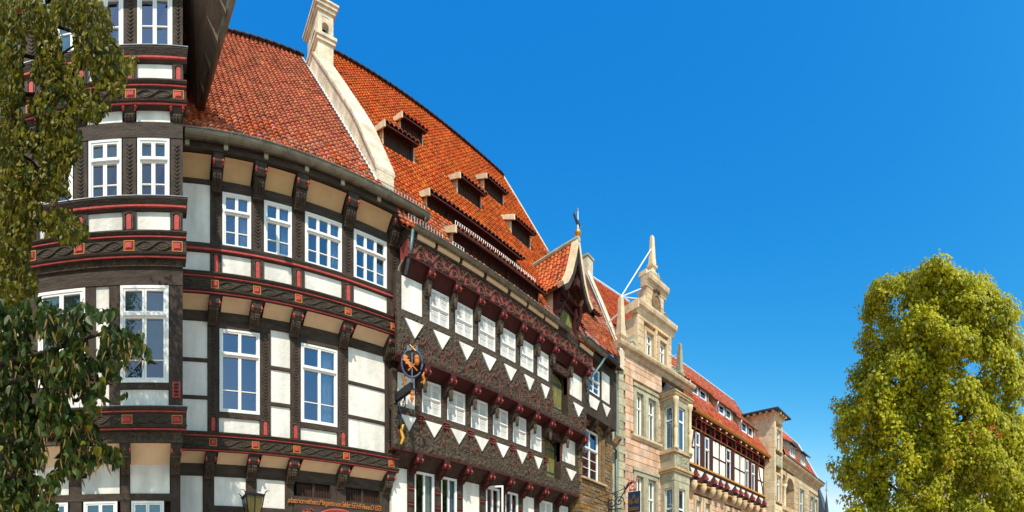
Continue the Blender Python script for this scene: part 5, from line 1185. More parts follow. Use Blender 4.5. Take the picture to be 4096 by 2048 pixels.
        part('dormer_gutter', 'white_metal', D, lambda m: m.tube([(ua - .4, Yf - .28, zt - sd * .24), (ua - .42, Yf - .25, zt - sd * .24 - .12), (ua - .25, Yf - .05, zt - .55), (ua - .2, Yf, zb)], .04, 6))
        hol.append((ua - .1, ub + .1, Yf - .05, Yb - .1))
    tile_roof(T, u0, u1 + .15, Ye, zz(Ye) + .03, sl, Yr, lambda u, YY: not any(a < u < b and c < YY < d for a, b, c, d in hol), 'tile_row', 300)
    part('rear_slope', 'tile_row', T, lambda m: m.add([(u0, Yr, zz(Yr)), (u1, Yr, zz(Yr)), (u1, 19, zg), (u0, 19, zg)], [(0, 1, 2, 3)])); part('ridge', 'white_metal', T, lambda m: m.tube([(u0, Yr, zz(Yr) + .06), (u1, Yr, zz(Yr) + .06)], .06, 6))
    part('verge_flashing', 'lead', T, lambda m: m.loft([[(u1 + .12, yy, zz(yy) - .05), (u1 + .22, yy, zz(yy) - .05), (u1 + .22, yy, zz(yy) + .14), (u1 + .12, yy, zz(yy) + .14)] for yy in (Ye, Yr)]))
    # stone storey below
    holes = []
    for a, b in ((2772, 2790), (2809, 2827), (2896, 2915), (2932, 2947), (2990, 3005)):
        ua, ub = B.U(a, Ys + .2), B.U(b, Ys + .2); zt = Z(2778, 1998, Ys); swindow(T, Ys, ua, ub, zt - 2.2, zt, 1, .6, 'stone_tan', .2); holes.append((ua - .21, ub + .21, zt - 2.2, zt + .25))
    ashlar(T, Ys, Ys + .3, u0, u1, 2.2, za - .03, .7, .34, 'stone_pink', holes, .2, 'stone', .01)
row_house()
# ------------------------------------------------------------------ stair tower
def tower():
    Yt = 12.7; u0 = B.U(3099, Yt); u1 = B.U(3130, Yt); e = EYE; zt = e + .965 * Yt; Yb = 15.0
    T = thing('stair_tower', 'square pale sandstone stair tower with flat eaves beyond the half-timbered row', 'tower', B, (u0 + .5, 13.5, 0)); Z = B.Z
    part('tower_core', 'mortar', T, lambda m: m.box(u0 + .12, u1 - .02, Yt + .5, Yb, 0, zt))
    # left flank: courses of stone
    z = 1.0; k = 0
    while z < zt - .02:
        h = min(.42, zt - z); y = Yt; 
        while y < Yb - .01:
            L = .55 + R.uniform(-.15, .2); y2 = min(Yb, y + L)
            block('stone', 'stone_cream', T, u0, u0 + .12, y + .004, y2 - .004, z + .004, z + h - .004); y = y2
        z += h
    wu0, wu1 = B.U(3104, Yt), B.U(3126, Yt)
    hs = []
    for t, b in ((1712, 1792), (1895, 2000)):
        z1, z0 = Z(3104, t, Yt), Z(3104, b, Yt); swindow(T, Yt, wu0 + .1, wu1 - .1, z0, z1, 2, .66, 'stone_tan', .1, .12); hs.append((wu0 - .01, wu1 + .01, z0 - .02, z1 + .15))
        box('window_sill', 'stone_tan', T, wu0 - .05, wu1 + .05, Yt - .1, Yt + .12, z0 - .14, z0 - .02); hs.append((wu0 - .05, wu1 + .05, z0 - .14, z0 - .02))
    zr1, zr0 = Z(3104, 1816, Yt), Z(3104, 1860, Yt)
    relief(wu0, wu1, zr0, zr1, Yt - .03, .06, 8, 5).obj('carved_panel', 'stone_grey', T); hs.append((wu0, wu1, zr0, zr1))
    ashlar(T, Yt, Yt + .5, u0 + .12, u1, 1.0, zt, .5, .42, 'stone_cream', hs, .1, 'stone', .008)
    for k, (z0, z1, o) in enumerate(((zt, zt + .12, .04), (zt + .122, zt + .24, .12))): box('cornice', 'stone_cream', T, u0 - o, u1 + o, Yt - o, Yb + o, z0, z1)
    y = Yt - .1
    while y < Yb: box('eaves_bracket', 'stone_tan', T, u0 - .38, u0 - .12, y, y + .14, zt + .1, zt + .242); y += .45
    u = u0 + .1
    while u < u1: box('eaves_bracket', 'stone_tan', T, u, u + .14, Yt - .38, Yt - .12, zt + .1, zt + .242); u += .4
    part('roof', 'slate', T, lambda m: m.loft([[(u0 - .45, Yt - .45, z), (u1 + .45, Yt - .45, z), (u1 + .45, Yb + .3, z), (u0 - .45, Yb + .3, z)] for z in (zt + .245, zt + .33)] + [[((u0 + u1) / 2 - .1, 13.8, zt + .55), ((u0 + u1) / 2 + .1, 13.8, zt + .55), ((u0 + u1) / 2 + .1, 14, zt + .55), ((u0 + u1) / 2 - .1, 14, zt + .55)]]))
tower()
def last_house():
    Y = 13.4; e = EYE; Z = B.Z; u0, u1 = B.U(3120, Y), B.U(3272, Y); zc = e + .745 * Y; zg = e + .775 * Y
    T = thing('sandstone_house', 'low sandstone building with arcaded loggia and red hipped roof beyond the tower', 'house', B, (35, 13.8, 0))
    part('wall_core', 'mortar_dark', T, lambda m: m.box(u0, u1 - .02, Y + .9, 22, 0, zc))
    hs = []
    for a, b, t in ((3189, 3207, 1946), (3232, 3246, 1978), (3249, 3260, 1990)):
        ua, ub = B.U(a, Y + .2), B.U(b, Y + .2); z1 = Z(a, t, Y); swindow(T, Y, ua, ub, z1 - 3.2, z1, 2 if a < 3200 else 1, .66, 'stone_grey', .22); hs.append((ua - .23, ub + .23, z1 - 3.2, z1 + .27))
    ar = [(B.U(3131, Y), B.U(3143, Y)), (B.U(3149, Y), B.U(3176, Y))]; zt = Z(3150, 1900, Y) - .1
    hs.append((ar[0][0] - .1, ar[1][1] + .05, 1, zt + .25))
    ashlar(T, Y, Y + .9, u0, u1, 1, zc, 1.0, .45, 'stone_tan', hs, .15, 'stone', .012)
    for a, b in ar:
        cx, r = (a + b) / 2, (b - a) / 2; zs = zt - r
        part('arch', 'stone_tan', T, lambda m: m.py([(a - .25, zt + .25), (a - .25, zs)] + [(cx - r * math.cos(math.pi * i / 12), zs + r * math.sin(math.pi * i / 12)) for i in range(13)] + [(b + .25, zs), (b + .25, zt + .25)], Y, Y + .5))
        part('column', 'stone_cream', T, lambda m: m.lathe((a - .12, Y + .2, zs - 2.6), [(.22, 0), (.22, .15), (.15, .2), (.14, 2.3), (.2, 2.4), (.25, 2.6)], 10), smooth=True)
    box('loggia_sill', 'stone_tan', T, u0, ar[1][1] + .3, Y - .08, Y + .5, Z(3150, 2030, Y) - .3, Z(3150, 2030, Y))
    box('loggia_wall', 'stone_tan', T, u0, ar[1][1] + .3, Y + .02, Y + .5, .5, Z(3150, 2030, Y) - .3)
    cornice(T, u0, u1, Y, zc, zg, .5); box('cornice_edge', 'slate', T, u0, u1 + .35, Y - .55, Y + .3, zg + .012, zg + .08)
    s = 1.5; Yr = Y + 2.6; zz = lambda YY: zg + .1 + s * (YY - Y + .2)
    uh = B.U(3193, Yr); poly = [(u0 + .8, Y - .2), (u1, Y - .2), (uh, Yr), (34.5, Yr)]; ip = pointin(poly)
    hol = []
    for a, b in ((3160, 3180), (3205, 3222)):
        Yf = Y + .25; ua, ub = B.U(a, Yf), B.U(b, Yf); zb = zz(Yf); z1 = zb + 1.0; sd = .5; Yb = Yf + 1.0 / (s - sd)
        D = part('shed_dormer', 'timber', T, lambda m: m.box(ua, ub, Yf + .1, Yf + .15, zb, z1)); window(D, Yf, ua + .1, ub - .1, zb + .05, z1 - .1, 2, None, (), fw=.07)
        for x, sg in ((ua - .05, -1), (ub + .05, 1)): part('cheek', 'stone_cream', D, lambda m: m.loft([[(x, yy, z) for yy, z in ((Yf, zb), (Yf, z1), (Yb, z1 + sd * (Yb - Yf)))], [(x + sg * .06, yy, z) for yy, z in ((Yf, zb), (Yf, z1), (Yb, z1 + sd * (Yb - Yf)))]]))
        part('dormer_roof', 'slate', D, lambda m: m.pu(ua - .3, ub + .3, [(Yf - .35, z1 - .2), (Yf - .35, z1 - .12), (Yb, z1 + sd * (Yb - Yf) + .04), (Yb, z1 + sd * (Yb - Yf) - .04)]))
        hol.append((ua, ub, Yf, Yb))
    tile_roof(T, u0, u1, Y - .2, zz(Y - .2), s, Yr, lambda u, YY: ip(u, YY) and not any(a < u < b and c < YY < d for a, b, c, d in hol), 'tile_row', 200, w=.25, l=.33, deckpoly=[(u, YY, zz(YY) - .03) for u, YY in poly])
    part('hip', 'white_metal', T, lambda m: m.tube([(34.5, Yr, zz(Yr)), (uh, Yr, zz(Yr)), (u1, Y - .2, zz(Y - .2))], .08, 6))
    part('rear_slope', 'tile_row', T, lambda m: m.add([(u1, Y - .2, zz(Y - .2)), (uh, Yr, zz(Yr)), (34.5, Yr, zz(Yr)), (34.5, 19, zg), (u1, 19, zg)], [(0, 1, 4), (1, 2, 3, 4)]))
last_house()
# ------------------------------------------------------------------ far church roofs
def steeple(px, ytip, yb, half, r, name, label, rod=True, mat='slate'):
    t = (px - X0A) / F; c = Vector((r * math.sin(t), r * math.cos(t), 0)); h = EYE + (YH - ytip) / F * r; hb = EYE + (YH - yb) / F * r - 6; w = half / F * r * 1.5
    T = thing(name, label, 'church tower', A, tuple(c))
    part('tower_body', 'stone_cream', T, lambda m: m.box(c.x - w, c.x + w, c.y - w, c.y + w, 0, hb))
    part('spire', mat, T, lambda m: m.loft([[(c.x + w * 1.05 * k * math.cos(a), c.y + w * 1.05 * k * math.sin(a), z) for a in [2 * math.pi * (q + .5) / 8 for q in range(8)]] for k, z in ((1.2, hb), (.9, hb + .8), (.01, h))]))
    if rod: part('finial', 'lead', T, lambda m: m.tube([(c.x, c.y, h - .3), (c.x, c.y, h + 1.5)], .06, 6)); part('finial_ball', 'gold', T, lambda m: m.lathe((c.x, c.y, h + .1), [(0, 0), (.16, .1), (.16, .25), (0, .35)], 8))
steeple(3306, 1968, 2048, 19, 62, 'church_spire', 'slim pointed slate spire with finial far down the street')
def far_roof():
    r = 75; t = (3287 - X0A) / F; c = Vector((r * math.sin(t), r * math.cos(t), 0)); h = EYE + (YH - 1966) / F * r
    T = thing('church', 'steep blue slate church roof behind the slim spire', 'church', A, tuple(c))
    part('wall', 'stone_cream', T, lambda m: m.box(c.x - 5, c.x + 5, c.y - .9, c.y + 1.1, 0, h - 5)); part('roof', 'slate', T, lambda m: m.loft([[(x, c.y - 1.1, h - 5), (x, c.y + 1.3, h - 5), (x, c.y + .1, h)] for x in (c.x - 5, c.x + 5)]))
far_roof()
def behind_tree():
    # house across the street, seen only through the gaps of the tree
    r = 34; t = (3900 - X0A) / F; fr = Frame(3900); T = thing('town_house', 'orange-roofed house glimpsed through the crown of the yellow-green lime tree', 'house', fr, (0, r, 0)); e = EYE
    zc = e + (YH - 1880) / F * r; zr = e + (YH - 1640) / F * r
    part('wall', 'stone_pink', T, lambda m: m.box(-4.4, 9, r, r + 8, 0, zc))
    for k in range(6):
        for f in range(3): window(T, r - .06, -3.6 + k * 2, -2.6 + k * 2, 2 + f * 3.2, 3.8 + f * 3.2, 2, .66, (), fw=.07)
    ze = zc; s = (zr - zc) / 4
    tile_roof(T, -4.6, 9.2, r - .4, ze, s, r + 4, lambda u, Y: True, 'tile', 200, w=.3, l=.4)
    part('rear_slope', 'tile', T, lambda m: m.add([(-4.6, r + 4, zr), (9.2, r + 4, zr), (9.2, r + 8.4, zc), (-4.6, r + 8.4, zc)], [(0, 1, 2, 3)]))
    part('gable_wall', 'stone_pink', T, lambda m: m.loft([[(x, r, zc), (x, r + 8, zc), (x, r + 4, zr - .1)] for x in (-4.39, -4.2)]))
behind_tree()
# ------------------------------------------------------------------ guild sign on the corner of house 1573
def guild_sign():
    u = 6.10; e = EYE; z = e + 5.36
    S = thing('guild_sign', 'wrought-iron guild sign with blue ring, gilt oak leaf and acorn', 'sign', A, (u, 10.2, z))
    box('bracket_beam', 'iron', S, u - .05, u + .05, 9.32, 10.26, z - .17, z + .03)
    box('wall_plate', 'iron', S, u - .07, u + .07, 10.2, 10.27, z - 1.35, z + .12)
    for k in range(3):
        y0, y1, zt, zb = 9.62 + k * .18, 10.2, z - .17 - k * .33, z - .50 - k * .33
        part('bracket_lattice', 'iron', S, lambda m: (m.tube([(u, y0, zt), (u, y0, zb), (u, y1, zb)], .022, 5), [m.tube([(u, y0 + (y1 - y0) * i / 3, zt), (u, y0 + (y1 - y0) * (i + 1) / 3, zb)], .014, 4) for i in range(3)], [m.tube([(u, y0 + (y1 - y0) * (i + 1) / 3, zt), (u, y0 + (y1 - y0) * i / 3, zb)], .014, 4) for i in range(3)]))
    yc = 9.34; c = Vector((u + .02, yc, e + (YH - 1452) / F * math.hypot(u, yc))); d = Vector((math.cos(.5), math.sin(.5) * -1, 0)); rx, rz = .25, .34
    part('mast', 'iron_blue', S, lambda m: m.tube([(c.x, c.y, z - .25), (c.x, c.y, c.z + .36)], .02, 6))
    part('ring', 'iron_blue', S, lambda m: m.tube([c + d * rx * math.cos(t) + Vector((0, 0, rz * math.sin(t))) for t in [2 * math.pi * i / 28 for i in range(29)]], .026, 6), smooth=True)
    part('ring_badge', 'iron_blue', S, lambda m: m.loft([[c + d * x + Vector((0, 0, rz + zz)) + Vector((.02 * s, .04 * s, 0)) for x, zz in ((-.13, .08), (-.06, .05), (.06, .05), (.13, .08), (.13, -.08), (.06, -.05), (-.06, -.05), (-.13, -.08))] for s in (-1, 1)]))
    for s in (-1, 1): part('gilt_cross', 'gold', S, lambda m: m.tube([c + d * (-.07 * s) + Vector((-.02, -.06, rz - .07)), c + d * (.07 * s) + Vector((-.02, -.06, rz + .07))], .012, 5))
    lf = [(0, -.04), (-.05, .03), (-.02, .05), (-.09, .10), (-.05, .12), (-.14, .16), (-.09, .19), (-.17, .25), (-.22, .22), (-.20, .16), (-.23, .12), (-.16, .09), (-.15, .03), (-.09, .02), (-.06, -.05)]
    part('oak_leaf', 'orange_paint', S, lambda m: m.loft([[c + d * (x - .02) + Vector((0, 0, zz - .06)) + Vector((0, s * .012 - .03, 0)) for x, zz in lf] for s in (-1, 1)]))
    part('acorn', 'orange_paint', S, lambda m: m.loft([[c + d * (.10 + r * math.cos(t)) + Vector((r * .4 * math.sin(t), -.03 + r * math.sin(t) * .8, zz)) for t in [2 * math.pi * k / 10 for k in range(10)]] for r, zz in ((.01, -.06), (.055, -.03), (.065, .05), (.06, .1), (.07, .11), (.05, .17), (.01, .19))]), smooth=True)
    for s in (-1, 1): part('gilt_stalk', 'orange_paint', S, lambda m: m.tube([c + d * (-.05 * s) + Vector((0, -.03, -.02)), c + d * (.11 * s) + Vector((0, -.03, -.19))], .016, 5))
    for k, (dy, dz, dd) in enumerate(((.28, .06, -.02), (-.06, -.02, .26))):
        b = Vector((u, yc + dy, z + dz)) + d * dd
        part('gilt_figure', 'orange_paint', S, lambda m: (m.tube([b, b + Vector((.03, 0, .10)), b + Vector((-.02, 0, .20)), b + Vector((.02, 0, .30))], [.015, .03, .035, .012], 6), m.tube([b + Vector((.03, 0, .1)), b + Vector((-.07, .0, .02))], .015, 5), m.tube([b + Vector((-.02, 0, .2)), b + Vector((.08, .02, .16))], .013, 5)))
    part('side_arm', 'iron', S, lambda m: m.tube([Vector((u, yc, z - .12)), Vector((u, yc, z - .14)) + d * .14, Vector((u, yc, z - .08)) + d * .27], .013, 5))
    part('gilt_drop', 'orange_paint', S, lambda m: m.lathe((u, yc - .03, z - .5), [(0, 0), (.02, .05), (.05, .14), (.035, .2), (.055, .25), (.02, .3), (.03, .33), (0, .35)], 8))
guild_sign()
# ------------------------------------------------------------------ wall lantern
def lantern():
    Y = 9.75; u = A.U(1012, Y); e = EYE; zt = A.Z(1012, 1988, Y); zb = zt - .62
    L = thing('wall_lantern', 'tapered amber glass street lantern with curled iron horns on the timber wall', 'lantern', A, (u, Y, zb - .3))
    w0, w1 = .10, .20
    def ring(w, z): return [(u - w, Y - w, z), (u + w, Y - w, z), (u + w, Y + w, z), (u - w, Y + w, z)]
    part('glass_body', 'lamp_glass', L, lambda m: m.loft([ring(w0 - .01, zb), ring(w1 - .015, zt)]))
    for sx in (-1, 1):
        for sy in (-1, 1):
            part('frame_bar', 'iron', L, lambda m: m.tube([(u + sx * w0, Y + sy * w0, zb), (u + sx * w1, Y + sy * w1, zt)], .014, 4))
            part('horn', 'iron', L, lambda m: m.tube([(u + sx * w1, Y + sy * w1, zt), (u + sx * (w1 + .02), Y + sy * w1, zt + .06), (u + sx * (w1 + .06), Y + sy * w1, zt + .10), (u + sx * (w1 + .11), Y + sy * w1, zt + .10)], [.02, .014, .010, .006], 5))
        part('frame_bar', 'iron', L, lambda m: m.tube([(u, Y + sx * w0, zb), (u, Y + sx * w1, zt)], .010, 4))
    part('frame_rim', 'iron', L, lambda m: m.loft([ring(w1 + .012, zt - .01), ring(w1 + .02, zt + .02), ring(.1, zt + .07), ring(.03, zt + .10)]))
    part('frame_rim', 'iron', L, lambda m: m.loft([ring(w0 + .01, zb - .03), ring(w0 + .01, zb + .01)]))
    part('bracket', 'iron', L, lambda m: m.tube([(u, Y, zb - .02), (u, Y, zb - .2), (u, Y + .3, zb - .45), (u, Y + .85, zb - .5)], .03, 6))
lantern()
# ------------------------------------------------------------------ hanging inn sign on its scrolled iron arm
def inn_sign():
    u = 15.6; e = EYE; z = e + 4.05
    S = thing('hanging_sign', 'blue and gold plaque hanging from a scrolled iron arm by the stone wall', 'sign', A, (u, 9.9, z))
    P = lambda y, zz: Vector((u, y, zz))
    part('wall_bar', 'iron', S, lambda m: m.tube([P(9.93, z - .9), P(9.93, z + .3)], .03, 6))
    for y, t in ((9.62, .7), (9.1, -.9)): pass
    part('arm_rail', 'iron', S, lambda m: [m.tube([P(9.93, z + dz), P(9.3, z + dz)], .02, 5) for dz in (-.45, -.2)])
    m = Mb()
    for i in range(9): m.tube([P(9.9 - i * .07, z - .45), P(9.9 - i * .07, z - .2)], .010, 4)
    m.obj('arm_bars', 'iron', S)
    for k, (yy, zz, r, sg) in enumerate(((9.75, z + .02, .20, 1), (9.42, z + .08, .22, -1), (9.58, z + .36, .12, 1))):
        part('scroll', 'iron', S, lambda m: m.tube([P(yy + sg * r * (1 - q / 18) * math.cos(q * .6), zz + r * (1 - q / 18) * math.sin(q * .6)) for q in range(16)], .022, 5))
    for k in range(5):
        o = .07 * k
        part('horn_rib', 'iron', S, lambda m: m.tube([P(9.45 - o * .3, z + .05 + o * .4), P(9.25 - o * .25, z + .35 + o * .3), P(9.0, z + .62 + o * .55), P(8.72, z + .78 + o * .6 - .05 * k)], .016, 5))
    part('stay_rod', 'iron', S, lambda m: m.tube([Vector((u - .9, 9.93, z + .12)), P(9.6, z + .45), P(9.0, z + .6)], .014, 5))
    part('crown', 'red_paint', S, lambda m: (m.tube([P(8.95, z + .42), P(8.95, z + .75), P(8.98, z + .95)], .02, 5), m.tube([P(8.65, z + .42), P(8.65, z + .75), P(8.62, z + .95)], .02, 5), m.tube([P(8.95, z + .72), P(8.8, z + .82), P(8.65, z + .72)], .02, 5), m.tube([P(8.95, z + .45), P(8.65, z + .75)], .014, 4), m.tube([P(8.65, z + .45), P(8.95, z + .75)], .014, 4), m.tube([P(8.95, z + .44), P(8.65, z + .44)], .02, 5)))
    part('hanger', 'iron', S, lambda m: m.tube([P(8.9, z + .38), P(8.9, z + .48), P(8.7, z + .48), P(8.7, z + .38)], .012, 4))
    pl = part('plaque', 'sign_blue', S, lambda m: m.box(u - .025, u + .025, 8.47, 9.0, z - .42, z + .38))
    x = u - .034
    yc = 8.735
    part('gilt_emblem', 'sign_gold', pl, lambda m: m.loft([[(x - s * .006, yc + a, z + b) for a, b in ((0, -.1), (.06, -.06), (.12, -.12), (.2, -.1), (.22, .02), (.2, .2), (.15, .08), (.1, .1), (.05, .22), (0, .3), (-.05, .22), (-.1, .1), (-.15, .08), (-.2, .2), (-.22, .02), (-.2, -.1), (-.12, -.12), (-.06, -.06))] for s in (-1, 1)]))
    part('blue_shield', 'sign_blue', pl, lambda m: m.loft([[(x - .012 - s * .004, yc + a, z + b) for a, b in ((0, -.04), (.05, .03), (.04, .12), (-.04, .12), (-.05, .03))] for s in (-1, 1)]))
    box('gilt_bar', 'sign_gold', pl, x - .006, x + .006, 8.52, 8.95, z - .36, z - .22)
    m = Mb(); [m.tube([(x - .004, a[0], a[1]), (x - .004, b[0], b[1])], .008, 4) for a, b in zip(((8.48, z - .41), (8.99, z - .41), (8.99, z + .37), (8.48, z + .37)), ((8.99, z - .41), (8.99, z + .37), (8.48, z + .37), (8.48, z - .41)))]
inn_sign()
# ------------------------------------------------------------------ trees
def W(px, py, r):
    t = (px - X0A) / F; return Vector((r * math.sin(t), r * math.cos(t), EYE + (YH - py) / F * r))
def rvec(): 
    while True:
        v = Vector((R.uniform(-1, 1), R.uniform(-1, 1), R.uniform(-1, 1)))
        if .01 < v.length < 1: return v.normalized()
def leaf_geo(p, tip, side, l, w, fold=.25):
    """six-sided leaf folded along its rib, from stalk p toward tip"""
    n = tip.cross(side).normalized(); s = side
    a = p; b = p + tip * l * .25; 
    return [a, p + tip * l * .18 + s * w * .5 + n * w * fold, p + tip * l * .58 + s * w * .42 + n * w * fold, p + tip * l, p + tip * l * .58 - s * w * .42 + n * w * fold, p + tip * l * .18 - s * w * .5 + n * w * fold], [(0, 1, 2, 3), (0, 3, 4, 5)]
def right_tree():
    r0 = 17.0; tc = (3745 - X0A) / F; c = Vector((r0 * math.sin(tc), r0 * math.cos(tc), 0)); rt = Vector((math.cos(tc), -math.sin(tc), 0)); fw = Vector((math.sin(tc), math.cos(tc), 0))
    T = thing('lime_tree', 'full yellow-green lime tree standing in the street before the orange-roofed house', 'tree', A, tuple(c))
    tab = [(1062, 3800, 3806), (1095, 3730, 3870), (1130, 3590, 4000), (1215, 3470, 4062), (1330, 3440, 4070), (1420, 3432, 4084), (1500, 3404, 4080), (1600, 3362, 4105), (1750, 3358, 4115), (1860, 3356, 4130), (1960, 3366, 4135), (2048, 3350, 4135), (2200, 3420, 4100), (2300, 3600, 3950)]
    def span(z):
        py = YH - (z - EYE) / r0 * F - 45
        for (y0, a0, b0), (y1, a1, b1) in zip(tab, tab[1:]):
            if y0 <= py <= y1: f = (py - y0) / (y1 - y0); return ((a0 + (a1 - a0) * f - 3745) / F * r0, (b0 + (b1 - b0) * f - 3745) / F * r0)
        return None
    zlo, zhi = EYE + (YH - 2345) / F * r0, EYE + (YH - 1107) / F * r0
    part('trunk', 'bark', T, lambda m: m.tube([c, c + Vector((.05, 0, 1.5)), c + Vector((0, .05, 3.2)), c + Vector((.1, 0, 6)), c + Vector((0, .1, 9)), c + Vector((.1, 0, 12.3))], [.34, .27, .24, .17, .10, .03], 10), smooth=True)
    for i in range(26):
        z = 2.6 + i * .37; a = i * 2.4; d = Vector((math.cos(a), math.sin(a), 0)); sp = span(z + 1.6) or (-1, 1); L = min(-sp[0], sp[1]) * .85
        part('limb', 'bark', T, lambda m: m.tube([c + Vector((0, 0, z)), c + d * L * .4 + Vector((0, 0, z + .8)), c + d * L * .75 + Vector((0, 0, z + 1.5)), c + d * L + Vector((0, 0, z + 1.9))], [.09, .06, .035, .012], 6))
    J = Mb(); n = 0
    while n < 3600:
        z = R.uniform(zlo, zhi); sp = span(z)
        if not sp: continue
        cx, hw = (sp[0] + sp[1]) / 2, (sp[1] - sp[0]) / 2
        if R.random() > hw / 3.4 + .1: continue
        t = R.uniform(-1, 1); dep = min(hw, 2.6) * math.sqrt(max(0, 1 - abs(t) ** 2.6)); k = R.random()
        y = dep * (-R.uniform(.72, 1.0) if k < .6 else R.uniform(-.7, 1.0)); x = cx + hw * t
        g = noise.noise(Vector((x * .8, y * .8, z * .8 + 3)))
        if g < -.21 or (abs(t) > .8 and g < -.07): continue
        x += .8 * noise.noise(Vector((z * .9, y * .5, 8))) + .3 * noise.noise(Vector((z * 2.1, y * 1.3, 2))); z += .75 * noise.noise(Vector((x * .9, y * .6, 21))); y += 1.1 * noise.noise(Vector((x * .8, z * .8, 14)))
        p = c + rt * (x * 1.0 + .10) + fw * y + Vector((0, 0, z - max(0, z - 8) * max(0, -y) * .06)); n += 1
        out = (rt * t + fw * (y / max(.5, dep)) + Vector((0, 0, .5))).normalized(); R0 = R.uniform(.18, .36)
        for k in range(32):
            v = rvec(); pp = p + v * R0 * R.random() ** .4
            nm = (out * .55 + v * .6 + rvec() * .55).normalized(); tip = (Vector((0, 0, -1)) + rvec() * .6); tip = (tip - nm * tip.dot(nm)).normalized(); side = nm.cross(tip).normalized()
            s_ = R.uniform(.6, 1.2); V, Fc = leaf_geo(pp, tip, side, .125 * s_, .10 * s_, -.15); J.add(V, Fc)
    J.obj('crown', 'leaf_tree', T, stuff=True)
right_tree()
def left_tree():
    b = Vector((-4.3, 3.4, 0))
    T = thing('lime_tree', 'overhanging lime tree with big dark drooping leaves in front of the bay', 'tree', A, tuple(b))
    fork = b + Vector((.15, .1, 3.6))
    part('trunk', 'bark', T, lambda m: m.tube([b, b + Vector((.05, .02, 1.6)), fork, b + Vector((.2, .5, 7)), b + Vector((.1, .6, 11))], [.30, .24, .22, .15, .05], 10), smooth=True)
    up = [(-40, -40), (430, -40), (425, 20), (445, 90), (430, 130), (470, 170), (545, 215), (545, 255), (500, 300), (505, 345), (440, 380), (435, 430), (400, 470), (350, 520), (320, 600), (270, 680), (265, 760), (300, 800), (280, 850), (345, 900), (355, 935), (310, 975), (260, 965), (190, 930), (150, 900), (120, 960), (110, 1040), (150, 1130), (130, 1220), (60, 1290), (-40, 1300)]
    lo = [(-40, 1180), (60, 1230), (95, 1195), (160, 1195), (220, 1215), (290, 1225), (330, 1200), (380, 1235), (470, 1225), (485, 1280), (560, 1300), (590, 1380), (620, 1430), (560, 1430), (520, 1400), (480, 1450), (470, 1530), (520, 1570), (490, 1590), (440, 1560), (390, 1620), (370, 1680), (400, 1750), (480, 1790), (490, 1850), (430, 1840), (370, 1850), (340, 1900), (300, 1880), (240, 1890), (230, 1960), (225, 2060), (-40, 2060)]
    iu, il = pointin(up), pointin(lo)
    def branch(pts, r): part('branch', 'bark', T, lambda m: m.tube(pts, r, 7), smooth=True)
    UP = 6.0; LO = 3.1
    for ends in (((-500, -300), (60, 60), (300, 130), (500, 220)), ((-500, 200), (20, 380), (200, 380), (400, 360)), ((-600, 600), (-50, 560), (120, 640), (290, 820)), ((-600, 900), (-60, 820), (80, 900), (320, 930)), ((-500, 0), (0, 200), (200, 250), (430, 100))):
        branch([fork + Vector((.05, .3, 2.5))] + [W(x, y, UP + (i - 1) * .1) for i, (x, y) in enumerate(ends)], [.09, .05, .028, .016, .006])
    for ends in (((-900, 1500), (-100, 1480), (150, 1420), (420, 1330), (560, 1400)), ((-900, 1700), (-100, 1560), (180, 1500), (330, 1510), (450, 1540)), ((-900, 1900), (-150, 1800), (100, 1750), (280, 1760), (430, 1800)), ((-900, 2000), (-150, 1950), (60, 1900), (180, 1950), (220, 2040))):
        branch([fork + Vector((.1, -.1, -.3))] + [W(x, y, LO + .05 * i) for i, (x, y) in enumerate(ends)], [.07, .05, .028, .018, .012, .005])
    # lower, near leaves: the 300 largest are single leaves
    base = leaf_geo(Vector((0, 0, 0)), Vector((0, 0, -1)), Vector((1, 0, 0)), 1, 1)
    V = [Vector((0, 0, 0))]; pts = [(.16, .10), (.40, -.02), (.50, -.25), (.45, -.50), (.30, -.74), (.10, -.92), (0, -1.06), (-.10, -.92), (-.30, -.74), (-.45, -.50), (-.50, -.25), (-.40, -.02), (-.16, .10)]
    hv = [(x, -abs(x) * .34 + .05 * math.sin(zz * 4), zz) for x, zz in pts]; rib = [(0, 0, -.02), (0, .03, -.4), (0, .02, -.75)]
    verts = hv + rib
    faces = [(0, 1, 13), (1, 2, 14, 13), (2, 3, 14), (3, 4, 15, 14), (4, 5, 15), (5, 6, 15), (6, 7, 15), (7, 8, 15), (8, 9, 14, 15), (9, 10, 14), (10, 11, 13, 14), (11, 12, 13)]
    mes = []
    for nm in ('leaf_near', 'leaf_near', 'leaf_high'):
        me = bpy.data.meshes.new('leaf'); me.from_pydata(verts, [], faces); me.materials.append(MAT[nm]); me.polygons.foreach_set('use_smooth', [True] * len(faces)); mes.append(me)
    n = 0; J = Mb(); K = Mb(); H = Mb()
    from mathutils import Matrix
    pl = []
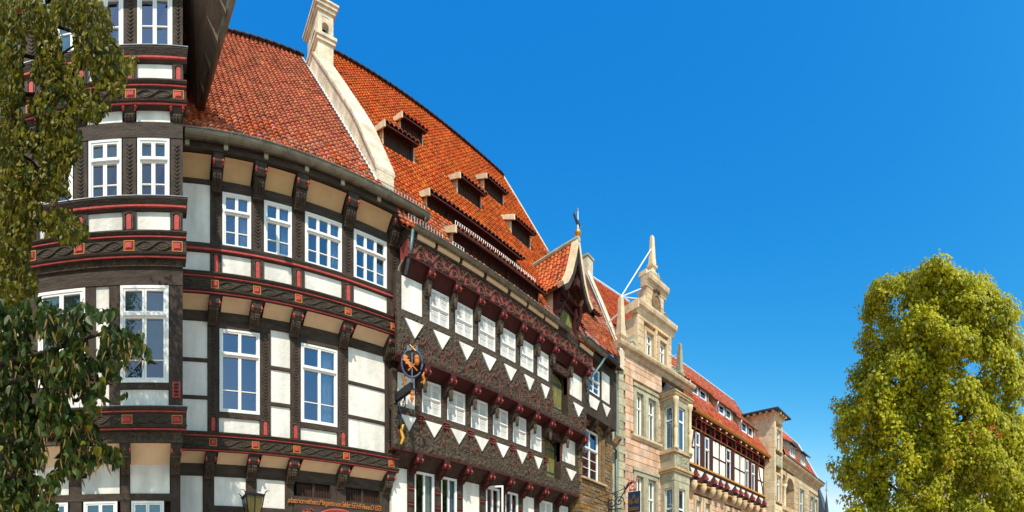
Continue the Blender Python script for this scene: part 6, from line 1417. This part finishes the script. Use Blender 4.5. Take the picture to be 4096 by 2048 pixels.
    while len(pl) < 3500:
        x, y = R.uniform(-40, 620), R.uniform(1180, 2060)
        if not il(x, y): continue
        g = noise.noise(Vector((x * .012, y * .012, 1.0)))
        if x > 120 and g < -.20: continue
        if x > 330 and R.random() < .35: continue
        pl.append((x, y, LO + R.uniform(-.25, .45) + (.25 if x < 150 else 0)))
    pl.sort(key=lambda p: p[2])
    for x, y, r in pl:
        p = W(x, y, r); yaw = R.uniform(0, 6.28); pit = R.uniform(-1.1, 1.0); rol = R.uniform(-.5, .5); s = R.uniform(.045, .082)
        if n < 300:
            o = bpy.data.objects.new('leaf', mes[R.choice((0, 1, 0, 1, 0, 1, 0, 2))]); C.objects.link(o); o.parent = T; o.location = p - CEN[T.name]; o.rotation_euler = (pit, rol, yaw); o.scale = (s * R.uniform(.5, .9), s, s); n += 1
        else:
            M = Matrix.Rotation(yaw, 3, 'Z') @ Matrix.Rotation(rol, 3, 'Y') @ Matrix.Rotation(pit, 3, 'X')
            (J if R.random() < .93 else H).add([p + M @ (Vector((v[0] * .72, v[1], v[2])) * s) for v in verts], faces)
        if R.random() < .45:                                      # pale bract with its hanging seed stalks
            q = p + Vector((R.uniform(-.04, .04), R.uniform(-.03, .03), -.02)); tip = (Vector((0, 0, -1)) + rvec() * .45).normalized(); side = tip.cross(rvec()).normalized()
            Vv, Ff = leaf_geo(q, tip, side, R.uniform(.06, .10), .014); K.add(Vv, Ff)
    n = 0
    while n < 17000:
        x, y = R.uniform(-40, 560), R.uniform(-40, 1300)
        if not iu(x, y): continue
        if x > 60 and noise.noise(Vector((x * .013, y * .013, 5.0))) < -.24: continue
        p = W(x, y, UP + R.uniform(-.6, .9)); n += 1
        tip = (Vector((0, 0, -1)) + rvec() * .75).normalized(); side = tip.cross(rvec()).normalized()
        Vv, Ff = leaf_geo(p, tip, side, R.uniform(.05, .085), R.uniform(.04, .07))
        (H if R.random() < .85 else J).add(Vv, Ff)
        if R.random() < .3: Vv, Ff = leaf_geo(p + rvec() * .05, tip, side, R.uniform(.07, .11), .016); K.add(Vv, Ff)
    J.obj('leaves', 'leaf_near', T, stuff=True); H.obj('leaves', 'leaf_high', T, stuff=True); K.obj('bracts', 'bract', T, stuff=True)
material('bract', (.22, .17, .045), .6, .3, 6, col2=(.40, .24, .08), transl=.4)
left_tree()
